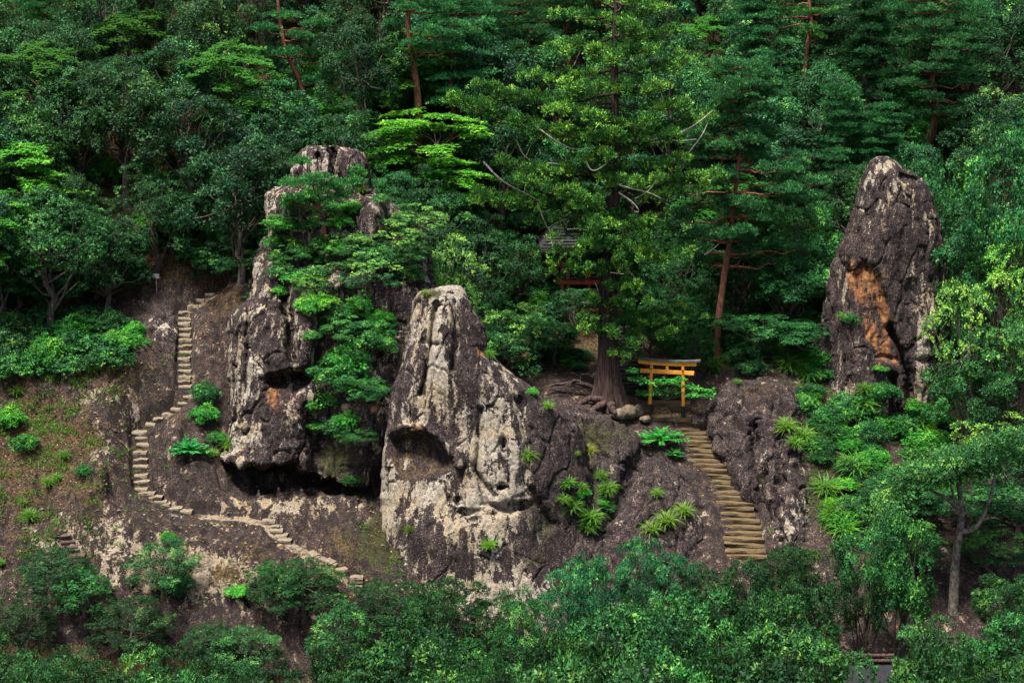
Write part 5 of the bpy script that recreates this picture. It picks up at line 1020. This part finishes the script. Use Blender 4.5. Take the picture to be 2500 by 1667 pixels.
for a in [(1290, 1120, .75, 'round bright grass tuft on the spire face'), (1195, 1335, .68, 'lime grass tuft low on the spire', (1.2, 1.25, .8)), (1338, 995, .5, 'small lime grass tuft on the spire ridge', (1.15, 1.2, .8)), (1437, 1105, .62, 'dry yellow grass tuft on the rock dome', (2.1, 1.05, .7)), (1410, 1110, .3, 'tiny green tuft beside the dry yellow tuft'), (1485, 1195, .75, 'green grass tuft in the middle of the rock dome'), (1470, 1165, .6, 'dull grass tuft above the green dome tuft', (.8, .85, .8)), (1400, 1245, .9, 'large grass tuft at the spire foot', (.85, 1.0, .8)), (1440, 1270, 1.0, 'hanging grass tuft between spire and dome', (.8, 1.0, .8)), (1375, 1225, .6, 'light feathery tuft at the right spire edge', (1.1, 1.2, .9)), (1605, 1210, .55, 'small tuft high beside the stone stair', (1., 1.05, .9)), (1630, 1280, .95, 'long-bladed grass tuft beside the stone stair', (1.25, 1.1, .9)), (1670, 1255, .8, 'upright pale grass tuft next to the stair', (1.35, 1.2, 1.)), (1590, 1300, .8, 'drooping grass tuft low beside the stair', (1.2, 1.1, .9)), (2080, 1150, 1.35, 'large arching grass clump below the monolith', (.85, 1.1, 1.1)), (1920, 1050, .95, 'pale arching grass on the outcrop edge', (1.3, 1.2, 1.)), (1960, 1070, 1.0, 'green grass clump right of the outcrop', (.9, 1.1, .8)), (1990, 1100, .9, 'hanging grass clump on the dark slope', (.8, 1.0, .8)), (1940, 1090, .8, 'wispy grass on the outer outcrop slope', (.9, 1.1, .8)), (1040, 722, .45, 'dry grass on top of the spire', (1.1, .75, .5)), (1195, 870, .5, 'wispy grass behind the spire shoulder', (.8, 1., .9)), (1000, 1295, .4, 'brown-green moss tuft low on the spire', (.8, .65, .4)), (560, 1090, .7, 'grassy clump at the massif foot', (1.2, 1.2, .7)), (520, 1110, .5, 'short grass beside the big-leaved plant', (1., 1.1, .7)), (880, 470, .6, 'grass beneath the right split crag', (1.1, 1.2, .9)), (830, 540, .6, 'round grass tuft in the massif hollow', (1.1, 1.2, .7)), (720, 600, .8, 'leaning grass on the massif rim', (.9, 1.1, .9)), (680, 640, .8, 'grass fringe above the massif pillar', (.9, 1.1, .9)), (970, 540, .7, 'grey-green grass by the small crag', (.8, .9, .8)), (2060, 780, .6, 'grass hanging beside the orange scar', (.7, 1., .8)), (1800, 935, .35, 'little tuft on top of the outcrop', (.7, .9, .6))]:
    tuft(*a)
# big-leaved plants and the sapling by the gate: compound leaves on thin stems
def leafy(u, v, Rr, H, fronds, leafL, label, tint, seed, stem=None, name='broadleaf_plant'):
    p, n, _ = hit(u, v); o = empty(name, p-np.array([0, -.03, .02])); tag(o, label, 'plant'); cr = Crown(seed); rg = cr.rng; parts = []
    for k in range(fronds):
        a = k*2.4+rg.normal(0, .3); q = math.sqrt((k+.6)/fronds); e = np.array([Rr*q*math.cos(a), Rr*q*math.sin(a)*.8-.1, H*(1.0-.55*q*q)]); s0 = np.array([0, 0, H*.5]); t = np.linspace(.25, 1, 7)
        c = s0+(e-s0)*t[:, None]; out = unit(e-s0); side = unit(np.cross(out, [0, 0, 1.])); parts.append(tube(curve((0, 0, -.15), e, .08, rg, 5), np.linspace(.014, .004, 5), 4))
        for sg_ in (-1, 1):
            D = unit(side*sg_*.9+out*.55+np.array([0, 0, -.2])+.12*rdir(rg, 7)); cr.add(c, D, unit(np.array([0, -.25, 1.])+.2*rdir(rg, 7)), leafL, leafL*.42, rg.uniform(.2, .9))
        cr.add(e[None], out[None], np.array([[0, -.2, 1.]]), leafL, leafL*.45, .6)
    obj('stem', wood(parts, 'stem', M['bark']), o); obj('foliage', cr.mesh('foliage', M['maple']), o).color = tuple(tint)+(1,)
leafy(462, 1118, .95, .9, 22, .26, 'big-leaved bluish green plant above the left end of the cave', (.45, 1.0, 1.4), 61)
leafy(1612, 1090, 1.35, .9, 40, .22, 'fan of feathery green leaves over the upper stone stair', (.6, 1.05, 1.0), 62)
leafy(1648, 1120, .4, .5, 12, .18, 'small feathery leafed sprig below the leafy fan', (.6, 1.05, 1.0), 63)
# sapling in front of the gate
sb = P(1656, 1040, 6.2); sb[2] = hz(sb[0], 6.2)-.05; o = empty('sapling', sb); tag(o, 'slim sapling with bright leaves growing in front of the orange gate', 'sapling')
q = smooth_line(np.array([sb, P(1650, 1035, 6.2), P(1640, 1010, 6.15), P(1622, 985, 6.1), P(1617, 965, 6.1), P(1600, 945, 6.1)])-sb, 14); parts = [tube(q, np.linspace(.03, .012, 14), 6)]
cr = Crown(64); rg = cr.rng
for (u, v, r) in [(1555, 925, .3), (1575, 930, .35), (1600, 935, .35), (1625, 930, .35), (1650, 935, .4), (1680, 945, .4), (1705, 950, .4), (1730, 955, .35), (1570, 960, .3), (1600, 960, .3), (1640, 955, .35), (1690, 965, .35), (1720, 965, .3), (1545, 905, .2), (1660, 925, .25)]:
    c = P(u, v, 6.05+rg.uniform(-.4, .3))-sb; cr.pad(c, r*1.1, r*.8, .08, 0, 26, 4, .15, .085, 'flat', tip=.4); parts.append(tube(curve(q[9], c, .04, rg, 5), np.linspace(.012, .005, 5), 4))
obj('stem', wood(parts, 'stem', M['bark']), o); obj('foliage', cr.mesh('foliage', M['maple']), o).color = (.7, 1.05, .95, 1)
# ------------------------------------------------------------------ dense growth over the massif and the gully beside the spire, pale tints painting in sunlight
MORE = [('pale', 900, 720, 1.6, 2.4, (1.3, 1.2, 1.2), 'sunlit-tinted small tree crowning the gully above the spire'), ('pale', 960, 640, 1.5, 2.2, (1.3, 1.15, .9), 'yellow-green small tree between the small crag and the spire'), ('front', 840, 860, 1.3, 2.0, (1.1, 1.15, .9), 'green small tree on the ledge right of the pillar'), ('laurel', 900, 900, 1.4, 2.4, (.95, 1.15, .95), 'leafy small tree in the gully left of the spire'), ('laurel', 830, 980, 1.4, 2.2, (1.0, 1.2, .95), 'leafy small tree hanging over the massif foot'), ('front', 890, 1010, 1.2, 1.8, (.7, .9, .75), 'dark small tree low in the gully'), ('front', 800, 1080, 1.0, 1.2, (.7, .85, .6), 'dark mossy bush tree above the right end of the cave'), ('front', 880, 1100, 1.0, 1.2, (.65, .8, .55), 'dark bush tree against the lower spire flank'), ('pale', 1020, 600, 1.6, 2.2, (1.1, 1.05, 1.0), 'bushy small tree behind the spire top'), ('laurel', 960, 470, 1.2, 1.8, (.9, 1.1, .9), 'green small tree under the bright maple')]
for k, (s_, u, v, r, H, tint, lab) in enumerate(MORE):
    p, n, _ = hit(u, v); tree(s_, p-np.array([0, -.1, .1]), H, r, lab, None, tint, name='small_tree')
MORE2 = [('pale', 800, 560, 1.1, 1.3, (1.0, 1.0, .9), 'pale green bush tree in the middle of the massif top'), ('pale', 860, 640, 1.3, 1.6, (1.1, 1.05, 1.0), 'pale green bush tree above the gully'), ('bushy', 720, 650, 1.2, 1.2, (1.3, 1.3, 1.0), 'green bush tree on the massif shoulder'), ('pale', 760, 720, 1.0, 1.1, (1.0, 1.05, .8), 'lime bush tree above the pillar gap'), ('bushy', 700, 570, 1.1, 1.1, (1.2, 1.35, .9), 'green bush tree on the massif left rim'), ('bushy', 990, 660, 1.2, 1.7, (1.1, 1.15, 1.0), 'green bush tree left of the spire top')]
for s_, u, v, r, H, tint, lab in MORE2:
    p, n, _ = hit(u, v); tree(s_, p-np.array([0, -.1, .1]), H, r, lab, None, tint, name='small_tree')
GR = [(700, 560, 1.0, .7), (760, 560, .9, .6), (810, 520, .7, .6), (860, 520, .7, .6), (700, 640, .9, .6), (740, 620, 1.0, .6), (830, 620, .9, .7), (880, 600, .9, .7), (730, 690, 1.0, .6), (680, 720, .6, .5), (800, 640, .8, .5), (870, 660, .8, .7), (790, 750, .8, .8), (830, 780, .9, .9), (860, 830, .9, 1.0), (930, 800, .8, 1.0), (760, 830, .5, .5), (900, 960, .9, .9), (850, 1040, .9, .8), (760, 480, .6, .5), (930, 500, .6, .6), (990, 500, .7, .7), (1010, 540, .7, .7)]
for k, (u, v, r, h) in enumerate(GR):
    shrub('shrub' if k % 3 else 'mshrub', u, v, r, h, 'low green bush clinging to the upper massif' if v < 735 else 'leafy green bush in the gully between massif and spire', (RN.uniform(.95, 1.5), RN.uniform(1.1, 1.5), RN.uniform(.8, 1.1)), 'bushes on the upper massif' if v < 735 else 'bushes in the gully')
# understorey along the foot of the forest
rg = np.random.RandomState(44); n_u = 0
for k in range(900):
    x = rg.uniform(-26, 26); y = front_limit(x)+rg.uniform(-2.6, 5)
    z = hz(x, y); u, v = proj(np.array([x, y, z+.6]))
    if v < 330 or v > 900 or u < -40 or u > 2540 or (300 < u < 600 and v > 660) or (1350 < u < 1590 and y < 16) or (1590 < u < 1760 and v > 900): continue
    if any((x-a)**2+(y-b)**2 < .9 for a, b in placed): continue
    placed.append((x, y)); r = rg.uniform(.9, 1.6); kd = 'mshrub' if rg.uniform() < .3 else 'shrub'; tm, cm = LIB[kd][k % 3]
    wh = where(x, y); lb = ('soft-leaved low bush ' if kd == 'mshrub' else 'shaded dark low bush ')+wh
    o = empty('understorey_bush', (x, y, z-.05), rg.uniform(0, 6.28)); o.scale = (r/.8, r/.8, rg.uniform(.9, 1.5)); tag(o, lb, 'bush', 'forest floor: '+lb)
    obj('stem', tm, o); obj('foliage', cm, o).color = (rg.uniform(.6, .9), rg.uniform(.75, 1.), rg.uniform(.7, .95), 1); n_u += 1
for k in range(1500):
    x = rg.uniform(-30, 30); y = front_limit(x)+rg.uniform(3, 17)
    if any((x-a)**2+(y-b)**2 < 1.3 for a, b in placed): continue
    z = hz(x, y); u, v = proj(np.array([x, y, z+.6]))
    if v < -60 or u < -40 or u > 2540 or (1300 < u < 1560 and y < 20): continue
    placed.append((x, y)); r = rg.uniform(1.2, 2.0); kd = 'mshrub' if rg.uniform() < .25 else 'shrub'; tm, cm = LIB[kd][k % 3]
    lb = ('soft-leaved low bush ' if kd == 'mshrub' else 'shaded dark low bush ')+where(x, y)
    o = empty('understorey_bush', (x, y, z-.05), rg.uniform(0, 6.28)); o.scale = (r/.8, r/.8, rg.uniform(1.3, 2.2)); tag(o, lb, 'bush', 'forest floor: '+lb)
    obj('stem', tm, o); obj('foliage', cm, o).color = (rg.uniform(.5, .8), rg.uniform(.65, .9), rg.uniform(.65, .9), 1); n_u += 1
    if n_u > 270: break
print('understorey', n_u)
# ------------------------------------------------------------------ uncountable growth: ground cover, leaf litter, rubble
def scatter(n, dens, xr, yr, seed):
    rg = np.random.RandomState(seed); x = rg.uniform(*xr, n); y = rg.uniform(*yr, n); z = hground(x, y); u, v = proj(np.stack([x, y, z], -1))
    k = rg.uniform(0, 1, n) < dens(u, v, np.stack([x, y, z], -1)); return np.stack([x, y, z], -1)[k], rg
def inimg(u, v): return (u > -30) & (u < 2530) & (v < 1500)
d1 = lambda u, v, p: inimg(u, v)*np.clip((1.3*blob(u, v, 40, 1120, 210, 270)+.8*blob(u, v, 130, 900, 200, 60)+.9*blob(u, v, 2080, 1120, 170, 190)+.55*blob(u, v, 920, 1330, 60, 90)+.5*blob(u, v, 700, 1430, 160, 40)+.3*blob(u, v, 560, 1080, 60, 60))*sstep(-.15, .35, fbm(p*.9, 3)), 0, 1)
C0, rg = scatter(80000, d1, (-27, 22), (-6, 12), 1)
cr = Crown(301); per = 7; C = np.repeat(C0, per, 0); n = len(C); C = C+rg.normal(0, .09, (n, 3))*np.array([1, 1, .2]); D = unit(np.array([0, -.1, .9])+.8*rdir(rg, n)); cr.add(C, D, unit(np.array([0, -.3, 1.])+.6*rdir(rg, n)), .15, .045, np.repeat(rg.uniform(.1, .9, len(C0)), per))
tag(obj('ground_cover', cr.mesh('ground_cover', M['grass'])), 'low green ground cover growing over the soil slopes', 'ground cover', kind='stuff').color = (.6, .68, .5, 1)
M['litter'] = leaf_material('dry_leaves', (.06, .03, .016), (.20, .10, .045), (.42, .27, .12), .1, .8, .2)
d2 = lambda u, v, p: inimg(u, v)*np.clip((.25+.9*blob(u, v, 540, 770, 90, 90)+.8*blob(u, v, 300, 900, 130, 90)+.6*blob(u, v, 120, 1100, 200, 200)+.8*blob(u, v, 800, 1400, 150, 70)+.7*blob(u, v, 1600, 1000, 200, 60))*sstep(-.2, .3, fbm(p*1.3+7, 3)), 0, 1)*(p[:, 1] < 13)
C0, rg = scatter(60000, d2, (-26, 12), (-6, 12), 2); n = len(C0); cr = Crown(302); cr.add(C0+np.array([0, 0, .02]), unit(rdir(rg, n)*np.array([1, 1, .3])), unit(np.array([0, -.4, 1.])+.5*rdir(rg, n)), .10, .07, rg.uniform(0, 1, n)**2)
tag(obj('leaf_litter', cr.mesh('leaf_litter', M['litter'])), 'brown dry leaves scattered over the rock slope and stair head', 'leaf litter', kind='stuff')
d3 = lambda u, v, p: inimg(u, v)*np.clip(1.0*blob(u, v, 400, 1395, 140, 55)+.5*blob(u, v, 260, 1310, 45, 50)+.7*blob(u, v, 560, 1400, 110, 45)+.5*blob(u, v, 640, 1450, 80, 40)+.4*blob(u, v, 250, 965, 70, 30)+.06, 0, 1)*sstep(-.3, .2, fbm(p*1.1+3, 2))
C0, rg = scatter(16000, d3, (-23, -5), (-6, 7), 3); V = []; n = len(C0)
oc = np.array([[1, 0, 0], [0, 1, 0], [-1, 0, 0], [0, -1, 0], [0, 0, 1.]]); sz = .025+.075*rg.uniform(0, 1, n)**3.0
VV = C0[:, None]+(oc[None]+rg.normal(0, .25, (n, 5, 3)))*sz[:, None, None]*np.array([1.2, 1.2, .8])
tri = np.array([[0, 1, 4], [1, 2, 4], [2, 3, 4], [3, 0, 4]]); FF = (np.arange(n)[:, None, None]*5+tri[None]).reshape(-1, 3)
tag(obj('rubble', mesh_quads('rubble', VV.reshape(-1, 3), FF, [M['boulder']])), 'pale crumbled rubble on the bare left slope', 'rubble', kind='stuff')
# ------------------------------------------------------------------ rough growth on the slope under the monolith and on the mossy left slope
rg = np.random.RandomState(71)
RP = [(1960, 960), (2050, 900), (2300, 1000), (2330, 1200), (2250, 1260), (2060, 1330), (2010, 1200)]; LP = [(-20, 860), (280, 840), (260, 950), (210, 1100), (120, 1260), (20, 1390), (-20, 1390)]
def fill(poly, n, labs, group, sizes, tint):
    us = [a for a, b in poly]; vs_ = [b for a, b in poly]; k = 0
    while k < n:
        u = rg.uniform(min(us), max(us)); v = rg.uniform(min(vs_), max(vs_))
        if poly_sd(np.array([u]), np.array([v]), poly)[0] < 0: continue
        k += 1; kd = rg.randint(0, 3) if poly is not LP else 2; s_ = rg.uniform(*sizes); tn = tuple(np.array(tint)*rg.uniform(.7, 1.25)*rg.uniform(.9, 1.1, 3))
        if kd == 2: tuft(u, v, s_*1.15, labs[1], tn)['group'] = group+', grass'
        else: shrub(('shrub', 'mshrub')[kd], u, v, s_, s_*.8, labs[0], tn, group+', bushes')
fill(RP, 84, ('rough green bush on the slope under the monolith', 'rough grass tuft on the slope under the monolith'), 'growth under the monolith', (.6, 1.15), (.85, 1.05, .8))
fill(LP, 14, ('low scrubby plant on the mossy left slope', 'thin grass tuft on the mossy left slope'), 'growth on the mossy left slope', (.25, .6), (.8, .9, .6))
fill([(1370, 1150), (1440, 1140), (1500, 1200), (1480, 1300), (1390, 1310)], 9, ('small bush in the cleft between spire and dome', 'grass hanging in the cleft between spire and dome'), 'growth in the cleft', (.35, .7), (.85, 1.05, .75))
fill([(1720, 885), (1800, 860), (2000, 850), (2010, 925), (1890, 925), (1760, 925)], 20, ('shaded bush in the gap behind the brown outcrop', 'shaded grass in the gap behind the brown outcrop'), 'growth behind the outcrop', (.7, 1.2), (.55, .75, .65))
fill([(1270, 880), (1330, 850), (1430, 860), (1440, 905), (1340, 915)], 12, ('shaded bush among the cedar roots behind the spire', 'shaded grass among the cedar roots behind the spire'), 'growth behind the spire', (.5, .9), (.45, .65, .6))  # dark tint puts the shade of this gap into the leaf colour
fill([(730, 240), (880, 230), (900, 340), (720, 345)], 14, ('leafy bush on the dark slope above the split crags', 'grass on the dark slope above the split crags'), 'growth above the split crags', (.9, 1.5), (.6, .8, .75))
fill([(880, 80), (1080, 80), (1100, 260), (900, 260)], 22, ('leafy bush around the foot of the pink-trunked pine', 'grass around the foot of the pink-trunked pine'), 'growth at the pink-trunked pine', (1.0, 1.7), (.6, .85, .75))
fill([(1900, 60), (2060, 60), (2060, 180), (1900, 180)], 12, ('leafy bush around the broken pale-trunked pine', 'grass around the broken pale-trunked pine'), 'growth at the broken pine', (1.0, 1.7), (.6, .85, .75))
fill([(1690, 560), (1880, 560), (1880, 720), (1690, 720)], 18, ('leafy bush around the slanting red pine', 'grass around the slanting red pine'), 'growth at the slanting pine', (1.0, 1.6), (.5, .75, .65))
